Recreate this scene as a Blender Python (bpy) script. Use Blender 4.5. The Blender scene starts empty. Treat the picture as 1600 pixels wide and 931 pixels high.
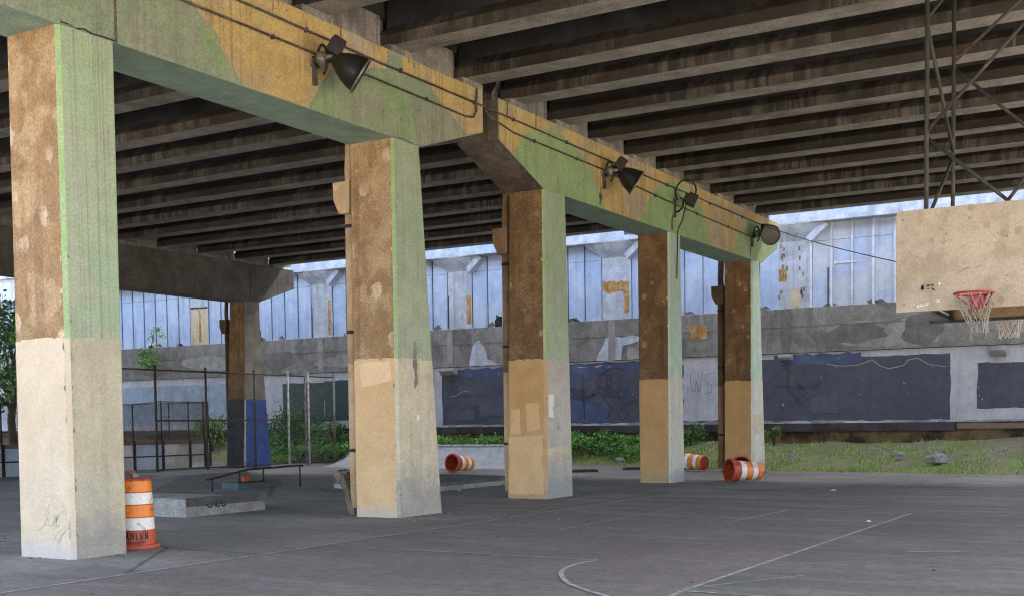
import bpy, bmesh, math, random
from mathutils import Vector, Matrix, noise
R = math.radians
rng = random.Random(7)
scene = bpy.context.scene
COL = scene.collection

# ------------------------------------------------------------------ materials
def lin(r, g, b):
    f = lambda c: (c/255/12.92) if c/255 <= .04045 else ((c/255+.055)/1.055)**2.4
    return (f(r), f(g), f(b), 1)

class NG:
    def __init__(s, name, rough=.85, spec=.3, metal=0):
        s.m = bpy.data.materials.new(name); s.m.use_nodes = True
        s.t = s.m.node_tree; s.n = s.t.nodes; s.l = s.t.links
        s.b = s.n['Principled BSDF']
        s.b.inputs['Roughness'].default_value = rough
        s.b.inputs['Specular IOR Level'].default_value = spec
        s.b.inputs['Metallic'].default_value = metal
        s.geo = s.n.new('ShaderNodeNewGeometry')
        s.pos = s.geo.outputs['Position']
    def local(s):
        s.pos = s.n.new('ShaderNodeTexCoord').outputs['Object']
    def sep(s):
        x = s.n.new('ShaderNodeSeparateXYZ'); s.l.new(s.pos, x.inputs[0]); return x.outputs
    def map(s, sx, sy, sz, off=(0, 0, 0)):
        m = s.n.new('ShaderNodeMapping'); s.l.new(s.pos, m.inputs[0])
        m.inputs['Scale'].default_value = (sx, sy, sz); m.inputs['Location'].default_value = off
        return m.outputs[0]
    def noise(s, vec, scale=1, detail=5, rough=.6, dist=0):
        n = s.n.new('ShaderNodeTexNoise'); s.l.new(vec, n.inputs['Vector'])
        n.inputs['Scale'].default_value = scale; n.inputs['Detail'].default_value = detail
        n.inputs['Roughness'].default_value = rough; n.inputs['Distortion'].default_value = dist
        return n.outputs[0]
    def voro(s, vec, scale=1, feature='F1', out=0):
        n = s.n.new('ShaderNodeTexVoronoi'); n.feature = feature; s.l.new(vec, n.inputs['Vector'])
        n.inputs['Scale'].default_value = scale
        return n.outputs[out]
    def ramp(s, v, a, b, lo=0., hi=1.):
        n = s.n.new('ShaderNodeMapRange'); s.l.new(v, n.inputs[0])
        n.inputs[1].default_value = a; n.inputs[2].default_value = b
        n.inputs[3].default_value = lo; n.inputs[4].default_value = hi; n.interpolation_type = 'SMOOTHSTEP'
        return n.outputs[0]
    def math(s, op, a, b=None):
        n = s.n.new('ShaderNodeMath'); n.operation = op
        for i, v in enumerate((a, b)):
            if v is None: continue
            if isinstance(v, (int, float)): n.inputs[i].default_value = v
            else: s.l.new(v, n.inputs[i])
        return n.outputs[0]
    def mix(s, fac, a, b, mode='MIX'):
        n = s.n.new('ShaderNodeMix'); n.data_type = 'RGBA'; n.blend_type = mode
        for i, v in ((0, fac), (6, a), (7, b)):
            if isinstance(v, (int, float)): n.inputs[i].default_value = v
            elif isinstance(v, tuple): n.inputs[i].default_value = v
            else: s.l.new(v, n.inputs[i])
        return n.outputs[2]
    def color(s, c):
        if isinstance(c, tuple): s.b.inputs['Base Color'].default_value = c
        else: s.l.new(c, s.b.inputs['Base Color'])
    def bump(s, h, strength=.2, dist=.02):
        n = s.n.new('ShaderNodeBump'); s.l.new(h, n.inputs['Height'])
        n.inputs['Strength'].default_value = strength; n.inputs['Distance'].default_value = dist
        s.l.new(n.outputs[0], s.b.inputs['Normal'])

def conc(name, base, blot=None, blot_scale=.9, blot_lo=.45, blot_hi=.65, streak=None, streak_amt=.5, streak_axis='z', streak_freq=7,
         spots=None, spot_scale=3, spot_r=.28, grain=.25, bump=.25, rough=.88, low=None, low_z=.5, crack=0, pits=None, seed=0, stretch=1.0, spec=.3):
    grain = min(.5, grain*1.45); bump *= 1.4
    g = NG(name, rough, spec)
    off = (seed*3.7, seed*1.9, seed*5.3)
    c = base
    v = g.map(1, 1, stretch, off)
    if blot is not None:
        c = g.mix(g.ramp(g.noise(v, blot_scale, 6, .62, .3), blot_lo, blot_hi), c, blot)
    if spots is not None:
        d = g.math('ADD', g.voro(g.map(1, 1, .8, off), spot_scale), g.math('MULTIPLY', g.noise(v, 9, 3), .22))
        c = g.mix(g.math('MULTIPLY', g.ramp(d, spot_r+.10, spot_r+.04), g.ramp(g.noise(v, .9, 2), .38, .5)), c, spots)
    if streak is not None:
        k = streak_freq
        sc = {'z': (k, k, .16), 'x': (.2, k, .8), 'y': (k*.3, .16, k*.3), 'gy': (.8, k, .25)}[streak_axis]
        n = g.noise(g.map(*sc, off), 1, 4, .6)
        n2 = g.noise(v, .5, 3)
        c = g.mix(g.math('MULTIPLY', g.ramp(n, .48, .66), g.math('MULTIPLY', g.ramp(n2, .3, .6), streak_amt)), c, streak)
    if low is not None:
        z = g.sep()[2]
        f = g.math('ADD', z, g.math('MULTIPLY', g.math('SUBTRACT', g.noise(v, 2.3, 5, .7), .5), low_z*1.6))
        c = g.mix(g.math('MULTIPLY', g.ramp(f, low_z, low_z*.3), .75), c, low)
    if pits is not None:
        d = g.noise(g.map(1, 1, 1, off), 17, 2, .5)
        c = g.mix(g.math('MULTIPLY', g.ramp(d, .70, .76), .8), c, pits)
    fine = g.noise(v, 28, 6, .72)
    c = g.mix(1.0, c, g.mix(g.ramp(fine, .34, .66), (1-grain, 1-grain, 1-grain, 1), (1+grain*.5, 1+grain*.5, 1+grain*.5, 1)), 'MULTIPLY')
    sp = g.noise(v, 85, 3, .75)
    c = g.mix(1.0, c, g.mix(g.ramp(sp, .35, .65), (1-grain*.8,)*3+(1,), (1+grain*.55,)*3+(1,)), 'MULTIPLY')
    mid = g.noise(v, 3.1, 5, .6)
    c = g.mix(1.0, c, g.mix(g.ramp(mid, .25, .75), (1-grain*.7,)*3+(1,), (1+grain*.3,)*3+(1,)), 'MULTIPLY')
    if crack:
        d = g.voro(g.mix(.12, g.map(1, 1, 1, off), g.noise(v, 4, 3)), crack, 'DISTANCE_TO_EDGE')
        c = g.mix(g.ramp(d, .012, .003, 0, .7), c, (.02, .018, .016, 1))
    g.color(c); g.bump(fine, bump, .015)
    return g.m

def plain(name, c, rough=.5, metal=0, spec=.4, var=None, vs=6, lo=.45, hi=.62, bump=0, local=False):
    g = NG(name, rough, spec, metal)
    if local: g.local()
    v = g.map(1, 1, 1)
    n = g.noise(v, vs, 5, .65)
    if var is not None:
        c = g.mix(g.ramp(n, lo, hi), c, var)
    f = g.noise(v, vs*5, 4, .7)
    c = g.mix(1.0, c, g.mix(g.ramp(f, .25, .75), (.82, .82, .82, 1), (1.1, 1.1, 1.1, 1)), 'MULTIPLY')
    g.color(c)
    if bump: g.bump(f, bump, .01)
    return g.m

M = {}
# column paints
M['brown'] = conc('brown_weathered_concrete', (.35, .215, .105, 1), (.47, .32, .175, 1), 1.7, .46, .57, (.215, .125, .06, 1), .55, 'z', 6,
                  spots=(.60, .46, .30, 1), spot_scale=1.9, spot_r=.27, grain=.2, bump=.3, pits=(.10, .06, .03, 1))
M['brown_dim'] = conc('brown_stained_dim_concrete', (.205, .118, .055, 1), (.275, .167, .082, 1), 1.5, .44, .62, (.12, .065, .032, 1), .65, 'z', 5,
                       spots=(.42, .28, .16, 1), spot_scale=2.6, spot_r=.22, grain=.3, bump=.3, seed=2)  # same brown as the near columns, darkened where the light fades
M['cream'] = conc('cream_wall_paint', (.635, .515, .36, 1), (.585, .465, .315, 1), .8, .4, .7, (.55, .42, .30, 1), .2, 'z', 4, grain=.07, bump=.12, low=(.50, .47, .45, 1), low_z=.28, rough=.8)
M['khaki'] = conc('khaki_wall_paint', (.49, .435, .30, 1), (.54, .48, .34, 1), 1.0, .4, .65, (.40, .36, .25, 1), .5, 'z', 9, grain=.10, bump=.15, low=(.29, .28, .26, 1), low_z=.7, rough=.8)
M['tan'] = conc('tan_wall_paint', (.64, .42, .21, 1), (.68, .455, .24, 1), .9, .45, .56, (.5, .33, .17, 1), .25, 'z', 4, grain=.08, bump=.12, low=(.5, .45, .36, 1), low_z=.3, rough=.8, seed=1)
M['tan_dim'] = conc('tan_dim_light_paint', (.52, .31, .125, 1), (.545, .335, .145, 1), .9, .45, .56, None, grain=.10, bump=.12, low=(.42, .31, .19, 1), low_z=.4, rough=.8, seed=4)  # the tan paint again, toned down for dimmer light farther in
M['tan_light'] = conc('tan_repaint', (.75, .505, .275, 1), (.78, .54, .31, 1), .9, .45, .56, None, grain=.08, bump=.12, rough=.8, seed=3)
M['ochre_light'] = conc('ochre_repaint', (.64, .41, .195, 1), (.67, .44, .22, 1), .9, .45, .56, (.5, .33, .17, 1), .25, 'z', 4, grain=.08, bump=.12, rough=.8, seed=3)
M['bone'] = conc('bone_wall_paint', (.62, .55, .395, 1), (.54, .475, .335, 1), 1.2, .45, .65, (.36, .32, .22, 1), .45, 'z', 8, grain=.12, bump=.15, low=(.30, .29, .27, 1), low_z=1.15, rough=.82, seed=3)
M['grey_paint'] = conc('grey_wall_paint', (.46, .43, .37, 1), (.50, .47, .41, 1), 1.0, .45, .6, (.33, .32, .3, 1), .3, 'z', 6, grain=.12, bump=.15, low=(.27, .28, .29, 1), low_z=.8, rough=.82, seed=5)
M['pale_paint'] = conc('pale_blue_grey_wall_paint', (.58, .57, .51, 1), (.61, .575, .48, 1), 1.1, .45, .6, (.4, .42, .43, 1), .3, 'z', 6, grain=.12, bump=.15, low=(.38, .4, .42, 1), low_z=.5, rough=.82, seed=6)
M['green_striped'] = conc('sage_green_streaked_paint', (.41, .45, .31, 1), (.36, .47, .29, 1), .8, .42, .6, (.29, .26, .225, 1), .9, 'z', 22, grain=.12, bump=.2, rough=.8, seed=1)
M['green'] = conc('sage_green_paint', (.34, .43, .285, 1), (.39, .43, .31, 1), .9, .42, .62, (.27, .30, .19, 1), .5, 'z', 16, grain=.13, bump=.2, rough=.8, seed=2)
M['mint'] = conc('mint_green_paint', (.43, .56, .44, 1), (.47, .58, .47, 1), .9, .42, .62, (.36, .46, .36, 1), .4, 'z', 9, grain=.12, bump=.2, rough=.8, seed=3)
M['green_edge'] = conc('bright_green_edge_paint', (.30, .45, .18, 1), (.36, .46, .25, 1), 1.5, .4, .6, None, grain=.12, bump=.15)
M['cap_sage'] = conc('beam_sage_paint', (.265, .325, .215, 1), (.305, .305, .235, 1), .75, .46, .62, (.19, .20, .145, 1), .6, 'z', 15, grain=.15, bump=.22, pits=(.12, .11, .08, 1), seed=3)
M['cap_green'] = conc('beam_green_paint', (.255, .36, .185, 1), (.30, .33, .235, 1), .8, .45, .62, (.17, .19, .12, 1), .65, 'z', 14, grain=.15, bump=.22, pits=(.12, .13, .07, 1), seed=4)
M['dome_green'] = conc('dome_green_paint', (.30, .43, .20, 1), (.32, .42, .225, 1), .8, .45, .62, (.20, .27, .13, 1), .6, 'z', 14, grain=.15, bump=.22, pits=(.12, .13, .07, 1), seed=4)
M['cap_yellow'] = conc('beam_yellow_paint', (.54, .40, .165, 1), (.43, .36, .25, 1), .8, .45, .6, (.27, .195, .11, 1), .7, 'z', 13, grain=.16, bump=.22, pits=(.16, .11, .06, 1), seed=5)
M['cap_teal'] = conc('beam_soffit_teal_paint', (.33, .46, .355, 1), (.27, .39, .31, 1), 1.5, .4, .65, None, grain=.18, bump=.25, pits=(.12, .13, .10, 1), seed=5)
M['cap_raw'] = conc('bare_beam_concrete', (.20, .165, .13, 1), (.12, .09, .068, 1), 1.1, .4, .65, (.085, .065, .05, 1), .6, 'z', 6, grain=.25, bump=.3, seed=6)
M['cap_grey'] = conc('grey_beam_concrete', (.17, .16, .14, 1), (.12, .11, .097, 1), .9, .4, .65, (.24, .22, .19, 1), .35, 'z', 6, grain=.25, bump=.3, seed=7)
M['band_dark'] = conc('navy_column_paint', (.035, .038, .05, 1), (.045, .045, .055, 1), 2, grain=.15, bump=.1)
M['band_blue'] = conc('royal_blue_column_paint', (.055, .125, .38, 1), (.05, .10, .30, 1), 2, .45, .6, (.15, .2, .33, 1), .3, 'z', 9, grain=.15, bump=.1)
M['grey_col'] = conc('grey_column_concrete', (.30, .28, .23, 1), (.22, .20, .17, 1), 1.2, .4, .6, (.4, .38, .31, 1), .5, 'z', 9, grain=.2, bump=.2, seed=8)
# deck
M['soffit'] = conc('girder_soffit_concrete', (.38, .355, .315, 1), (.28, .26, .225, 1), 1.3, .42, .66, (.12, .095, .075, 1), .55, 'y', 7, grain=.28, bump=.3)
M['deck'] = conc('shaded_deck_underside_concrete', (.05, .047, .043, 1), (.03, .027, .024, 1), .8, .4, .65, grain=.25, bump=.3)  # concrete colour darkened to deepen the shade under the deck
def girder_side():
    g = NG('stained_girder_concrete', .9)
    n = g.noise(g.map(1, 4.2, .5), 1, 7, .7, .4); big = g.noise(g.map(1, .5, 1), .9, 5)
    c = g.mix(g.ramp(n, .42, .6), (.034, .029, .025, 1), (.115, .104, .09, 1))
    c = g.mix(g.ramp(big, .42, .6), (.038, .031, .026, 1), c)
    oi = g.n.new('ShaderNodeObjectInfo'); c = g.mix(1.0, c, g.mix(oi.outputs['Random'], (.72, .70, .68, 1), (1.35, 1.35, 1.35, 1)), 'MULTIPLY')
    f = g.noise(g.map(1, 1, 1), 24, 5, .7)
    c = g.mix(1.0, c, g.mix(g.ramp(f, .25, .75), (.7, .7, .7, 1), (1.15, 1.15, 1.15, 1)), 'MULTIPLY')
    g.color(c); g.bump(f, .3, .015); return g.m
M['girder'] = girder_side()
M['web'] = conc('shaded_girder_web_concrete', (.05, .05, .053, 1), (.028, .026, .025, 1), .8, .4, .65, grain=.22, bump=.25)  # near-black shade between girders is put into the web colour
M['pad'] = conc('pale_diaphragm_concrete', (.33, .31, .275, 1), (.19, .18, .165, 1), 1.6, .42, .64, (.10, .10, .11, 1), .6, 'z', 5, grain=.22, bump=.25, seed=9)
# metals & misc
M['lamp_black'] = plain('dusty_black_lamp_metal', (.018, .017, .016, 1), .5, .2, .4, (.035, .032, .028, 1), 8)
M['lamp_grey'] = plain('dull_aluminium', (.28, .27, .26, 1), .5, .6, .4, (.18, .17, .16, 1), 8)
M['lens'] = plain('dirty_lamp_glass', (.04, .034, .029, 1), .4, 0, .4, (.055, .048, .04, 1), 3)
M['conduit'] = plain('dirty_conduit_metal', (.085, .075, .062, 1), .6, .3, .4, (.16, .14, .11, 1), 5)
M['black_metal'] = plain('black_painted_steel', (.02, .02, .021, 1), .55, .3, .4, (.06, .045, .035, 1), 6)
M['rust_steel'] = plain('rusty_green_steel', (.05, .053, .043, 1), .7, .2, .3, (.15, .075, .045, 1), 3.2, .54, .68)
M['fence_metal'] = plain('galvanised_fence_steel', (.33, .31, .29, 1), .6, .4, .4, (.2, .15, .11, 1), 3)
M['fence_dark'] = plain('dark_rusted_fence_steel', (.075, .066, .058, 1), .7, .2, .3, (.14, .085, .05, 1), 4)
M['white_metal'] = plain('white_flaking_paint_post', (.62, .60, .57, 1), .6, 0, .4, (.35, .3, .25, 1), 6)
M['wire'] = plain('black_cable', (.015, .015, .016, 1), .6)
M['board'] = conc('weathered_backboard_wood', (.50, .405, .29, 1), (.425, .335, .225, 1), 1.8, .45, .60, (.36, .27, .17, 1), .4, 'y', 5, spots=(.40, .31, .205, 1), spot_scale=4.2, spot_r=.25, grain=.10, bump=.12, pits=(.2, .14, .09, 1), seed=3)
M['board_edge'] = plain('backboard_edge_wood', (.42, .34, .25, 1), .8)
M['ply'] = conc('brown_plywood', (.30, .19, .085, 1), (.23, .145, .065, 1), 1.5, .4, .65, None, grain=.18, bump=.12, pits=(.06, .04, .02, 1))
M['ply_grey'] = conc('grey_plywood', (.2, .19, .18, 1), (.15, .14, .13, 1), 1.5, grain=.18, bump=.12)
M['rim'] = plain('red_rim_paint', (.42, .045, .035, 1), .5, 0, .4, (.28, .03, .025, 1), 14)
M['net'] = plain('frayed_net_cord', (.40, .36, .30, 1), .9, 0, .2, (.26, .23, .19, 1), 20)
M['net_pale'] = plain('pale_net_cord', (.62, .57, .49, 1), .9, 0, .2, (.48, .43, .36, 1), 20)
M['sticker'] = plain('white_sticker', (.72, .70, .66, 1), .6)
M['black_mark'] = plain('black_marker_paint', (.018, .017, .017, 1), .7)
M['white_mark'] = plain('white_daubed_paint', (.74, .73, .68, 1), .7, 0, .3, (.62, .61, .57, 1), 5)
M['orange'] = plain('orange_reflective_band', (.86, .24, .02, 1), .45, 0, .5, (.52, .13, .02, 1), 7, .53, .62, local=True)
M['white_band'] = plain('white_reflective_band', (.80, .77, .70, 1), .45, 0, .5, (.50, .46, .40, 1), 7, .53, .62, local=True)
M['drum_red'] = plain('orange_red_drum_plastic', (.50, .085, .03, 1), .5, 0, .4, (.28, .045, .022, 1), 7, .5, .6, local=True)
M['drum_base'] = plain('red_rubber_drum_base', (.48, .10, .055, 1), .65, 0, .3, (.36, .07, .04, 1), 6, local=True)
M['pipe_tan'] = conc('tan_painted_pipe', (.56, .40, .235, 1), (.5, .34, .19, 1), 2, .45, .6, None, grain=.12, bump=.1)
M['pipe_brown'] = conc('brown_painted_pipe', (.25, .16, .085, 1), (.2, .12, .065, 1), 2, .45, .6, None, grain=.15, bump=.1)
M['pipe_dark'] = conc('dark_pipe_paint', (.12, .085, .05, 1), (.09, .06, .04, 1), 2, .45, .6, None, grain=.15, bump=.1)
# wall
M['wall_lilac'] = conc('lilac_grey_wall_paint', (.50, .505, .56, 1), (.57, .575, .63, 1), .6, .4, .65, (.33, .33, .38, 1), .5, 'z', 4, grain=.15, bump=.2, rough=.85)
M['wall_navy'] = conc('slate_navy_wall_paint', (.088, .092, .128, 1), (.104, .107, .14, 1), .5, .4, .65, (.07, .075, .13, 1), .3, 'z', 3, grain=.14, bump=.15, pits=(.2, .2, .26, 1), seed=1)
M['wall_blue'] = conc('denim_blue_wall_paint', (.085, .105, .20, 1), (.11, .14, .26, 1), .8, .45, .65, None, grain=.15, bump=.15, seed=2)
M['wall_faint'] = plain('faint_grey_spray', (.25, .25, .31, 1), .85)
M['navy_b'] = conc('slate_repaint', (.11, .112, .145, 1), (.12, .122, .155, 1), .8, .4, .65, (.085, .085, .13, 1), .4, 'z', 4, grain=.14, bump=.15, seed=5)
M['navy_c'] = conc('dark_navy_repaint', (.068, .07, .115, 1), (.08, .08, .13, 1), .8, .4, .65, None, grain=.14, bump=.15, seed=6)
M['wall_pale'] = conc('pale_blue_buffed_paint', (.34, .42, .52, 1), (.27, .34, .44, 1), .8, .45, .6, (.45, .5, .56, 1), .4, 'z', 3, grain=.15, bump=.15, seed=2)
M['wall_green'] = conc('dark_green_wall_paint', (.05, .085, .085, 1), (.07, .10, .10, 1), .8, .45, .65, None, grain=.15, bump=.15, seed=2)
M['wall_conc'] = conc('grey_retaining_concrete', (.27, .262, .245, 1), (.19, .185, .172, 1), .75, .44, .60, (.37, .365, .345, 1), .6, 'z', 2.5, grain=.22, bump=.3, crack=0, seed=2)
M['wall_conc_light'] = conc('pale_concrete_patch', (.36, .36, .36, 1), (.28, .275, .27, 1), 1.3, .42, .62, None, grain=.2, bump=.25, seed=2)
M['wall_conc_dark'] = conc('damp_concrete_patch', (.175, .17, .158, 1), (.21, .20, .188, 1), 1.6, .42, .62, None, grain=.2, bump=.25, seed=2)
M['siding'] = conc('pale_blue_painted_siding', (.41, .545, .78, 1), (.51, .63, .82, 1), .7, .44, .58, (.27, .32, .46, 1), .5, 'z', 4, grain=.10, bump=.12, rough=.65)
M['siding_grey'] = conc('pale_grey_painted_siding', (.55, .62, .73, 1), (.46, .575, .78, 1), .5, .49, .53, (.34, .37, .45, 1), .5, 'z', 4, grain=.10, bump=.12, rough=.65)
M['batten'] = conc('white_batten_paint', (.70, .76, .86, 1), (.62, .68, .78, 1), 2, .42, .6, (.4, .42, .46, 1), .3, 'z', 5, grain=.1, bump=.1)
M['seam'] = plain('dark_joint_and_shadow_line', (.05, .055, .07, 1), .8)
M['pilaster'] = conc('peeling_white_pilaster_paint', (.55, .61, .72, 1), (.45, .51, .60, 1), 1.3, .42, .6, (.30, .30, .30, 1), .55, 'z', 5, grain=.16, bump=.3, pits=(.12, .11, .10, 1))
M['fascia'] = conc('peeling_white_fascia_paint', (.60, .65, .74, 1), (.49, .55, .65, 1), 1.6, .44, .58, (.26, .27, .29, 1), .4, 'gy', 3, grain=.2, bump=.35, pits=(.1, .1, .1, 1), seed=4)
M['rust'] = conc('rust_exposed_brick', (.47, .26, .075, 1), (.60, .42, .19, 1), 3, .42, .6, (.18, .07, .03, 1), .6, 'z', 7, grain=.25, bump=.4)
M['footing'] = conc('dark_footing_paint', (.075, .065, .075, 1), (.05, .038, .032, 1), .35, .45, .55, None, grain=.2, bump=.2)
M['soil_face'] = conc('brown_eroded_soil', (.27, .18, .09, 1), (.07, .048, .028, 1), 1.0, .42, .6, None, grain=.3, bump=.6)
M['mould'] = conc('black_mould', (.03, .03, .03, 1), (.05, .05, .05, 1), 2, grain=.2)
# ground
def asphalt():
    g = NG('worn_asphalt', .82)
    v = g.map(1, 1, 1)
    c = g.mix(g.ramp(g.noise(v, .35, 5, .6, .4), .38, .66), (.175, .163, .146, 1), (.245, .23, .208, 1))
    c = g.mix(g.ramp(g.noise(g.map(1.5, .25, 1), 1, 5, .65), .5, .68, 0, .6), c, (.10, .10, .095, 1))
    c = g.mix(g.ramp(g.noise(g.map(2.2, .4, 1, (4, 2, 0)), 1, 5, .65), .56, .72, 0, .5), c, (.25, .25, .245, 1))
    m8 = g.noise(g.map(4, 4, 1), 1.6, 6, .75)
    c = g.mix(1.0, c, g.mix(g.ramp(m8, .35, .65), (.80, .80, .80, 1), (1.15, 1.15, 1.15, 1)), 'MULTIPLY')
    f = g.noise(v, 34, 7, .85)
    c = g.mix(1.0, c, g.mix(g.ramp(f, .3, .72), (.5, .5, .5, 1), (1.45, 1.45, 1.45, 1)), 'MULTIPLY')
    d = g.voro(g.mix(.10, v, g.noise(v, 2, 4)), .16, 'DISTANCE_TO_EDGE')
    c = g.mix(g.ramp(d, .006, .002, 0, .6), c, (.035, .035, .035, 1))
    g.color(c); g.bump(f, .35, .01); return g.m
M['asphalt'] = asphalt()
def court():
    g = NG('faded_maroon_court_paint', .78)
    v = g.map(1, 1, 1)
    c = g.mix(g.ramp(g.noise(v, .5, 5, .6), .4, .65), (.158, .130, .121, 1), (.188, .158, .146, 1))
    wear = g.noise(g.map(1.8, .35, 1), 1, 6, .68)
    c = g.mix(g.ramp(wear, .48, .64, 0, .6), c, (.215, .20, .182, 1))
    c = g.mix(g.ramp(g.noise(g.map(2.6, .3, 1, (3, 8, 0)), 1, 5, .65), .57, .72, 0, .5), c, (.085, .075, .073, 1))
    x = g.sep()[0]
    far = g.ramp(g.math('ADD', x, g.math('MULTIPLY', g.noise(v, .6, 5), 7)), 19, 26)
    c = g.mix(far, c, g.mix(g.ramp(wear, .42, .62), (.15, .142, .136, 1), (.205, .20, .195, 1)))
    m8 = g.noise(g.map(5, 3, 1), 1.6, 6, .75)
    c = g.mix(1.0, c, g.mix(g.ramp(m8, .35, .65), (.80, .80, .80, 1), (1.15, 1.15, 1.15, 1)), 'MULTIPLY')
    f = g.noise(v, 34, 7, .85)
    c = g.mix(1.0, c, g.mix(g.ramp(f, .3, .72), (.55, .55, .55, 1), (1.4, 1.4, 1.4, 1)), 'MULTIPLY')
    g.color(c); g.bump(f, .3, .01); return g.m
M['court'] = court()
def key():
    g = NG('faded_grey_key_paint', .78)
    v = g.map(1, 1, 1)
    wear = g.noise(g.map(1.8, .35, 1), 1, 6, .68)
    c = g.mix(g.ramp(wear, .42, .64), (.125, .121, .112, 1), (.18, .172, .158, 1))
    c = g.mix(g.ramp(g.noise(g.map(2.6, .3, 1, (3, 8, 0)), 1, 5, .65), .57, .72, 0, .5), c, (.08, .08, .078, 1))
    m8 = g.noise(g.map(5, 3, 1), 1.6, 6, .75)
    c = g.mix(1.0, c, g.mix(g.ramp(m8, .35, .65), (.80, .80, .80, 1), (1.15, 1.15, 1.15, 1)), 'MULTIPLY')
    f = g.noise(v, 34, 7, .85)
    c = g.mix(1.0, c, g.mix(g.ramp(f, .3, .72), (.55, .55, .55, 1), (1.4, 1.4, 1.4, 1)), 'MULTIPLY')
    g.color(c); g.bump(f, .3, .01); return g.m
M['key'] = key()
def linepaint():
    g = NG('worn_line_paint', .8)
    v = g.map(1, 1, 1)
    c = g.mix(g.ramp(g.noise(v, 5, 6, .75), .36, .62), (.44, .41, .385, 1), (.22, .20, .19, 1))
    g.color(c); return g.m
M['line'] = linepaint()
M['conc_pale'] = conc('pale_skatepark_concrete', (.43, .43, .44, 1), (.36, .36, .37, 1), 1, .42, .62, (.30, .30, .31, 1), .5, 'z', 4, grain=.15, bump=.2)
M['conc_mid'] = conc('grey_ledge_concrete', (.36, .35, .32, 1), (.28, .275, .25, 1), 1.5, .42, .62, None, grain=.2, bump=.25, seed=3)
M['conc_dark'] = conc('dark_waxed_concrete', (.12, .118, .115, 1), (.17, .168, .16, 1), 1.2, .45, .65, None, grain=.22, bump=.25, seed=4)
M['chunk'] = conc('broken_brown_concrete', (.23, .18, .12, 1), (.12, .10, .075, 1), 5, .4, .6, None, grain=.3, bump=.8)
M['conc_brown'] = conc('brown_grey_ramp_concrete', (.22, .205, .185, 1), (.27, .255, .235, 1), .8, .45, .65, None, grain=.2, bump=.2, seed=4)
M['teal_block'] = conc('faded_teal_paint', (.09, .14, .15, 1), (.11, .13, .14, 1), 2, grain=.2)
M['rink_white'] = conc('white_rink_board', (.78, .76, .72, 1), (.55, .54, .52, 1), .9, .45, .5, None, grain=.12)
M['rink_brown'] = plain('brown_rink_rail', (.20, .135, .10, 1), .8)
M['grey_stone'] = conc('grey_boulder', (.36, .35, .34, 1), (.26, .25, .24, 1), 4, grain=.3, bump=.6)
def bankmat():
    g = NG('mossy_soil', .95)
    v = g.map(1, 1, 1)
    c = g.mix(g.ramp(g.noise(v, .8, 6, .65), .40, .60), (.19, .215, .07, 1), (.255, .215, .145, 1))
    c = g.mix(g.ramp(g.noise(g.map(1, 1, 1, (9, 0, 0)), 1.3, 6, .65), .50, .64), c, (.23, .30, .07, 1))
    f = g.noise(v, 22, 5, .75)
    c = g.mix(1.0, c, g.mix(g.ramp(f, .3, .7), (.45, .45, .45, 1), (1.4, 1.4, 1.4, 1)), 'MULTIPLY')
    g.color(c); g.bump(f, .9, .06); return g.m
M['bank'] = bankmat()
M['bounce_ground'] = conc('pale_bounce_concrete', (.52, .45, .36, 1), (.44, .38, .30, 1), .3, grain=.15)
M['dirt'] = conc('dry_dirt', (.13, .11, .08, 1), (.09, .085, .05, 1), .4, grain=.3, bump=.4)
def leaf(name, c, c2):
    g = NG(name, .6, .25)
    n = g.noise(g.map(1, 1, 1), 1.6, 3, .6); f = g.noise(g.map(1, 1, 1), 13, 2, .6)
    g.color(g.mix(g.ramp(f, .3, .7), g.mix(g.ramp(n, .4, .6), c, c2), tuple(k*1.5 for k in c[:3])+(1,)))
    g.b.inputs['Transmission Weight'].default_value = 0
    return g.m
M['leaf_dark'] = leaf('dark_leaf', (.045, .105, .028, 1), (.06, .13, .033, 1))
M['leaf_mid'] = leaf('mid_leaf', (.09, .21, .045, 1), (.11, .23, .05, 1))
M['leaf_light'] = leaf('light_leaf', (.19, .33, .075, 1), (.22, .35, .08, 1))
M['grass'] = leaf('bright_moss_grass', (.22, .30, .06, 1), (.17, .23, .06, 1))
M['straw'] = leaf('dry_grass', (.42, .36, .22, 1), (.32, .27, .17, 1))
M['gravel'] = plain('pale_rubble', (.38, .36, .33, 1), .9, 0, .3, (.14, .13, .12, 1), 3, .4, .6)
M['stem'] = plain('brown_stem', (.07, .05, .032, 1), .9)
M['trash'] = plain('white_litter', (.75, .75, .73, 1), .7)

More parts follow.
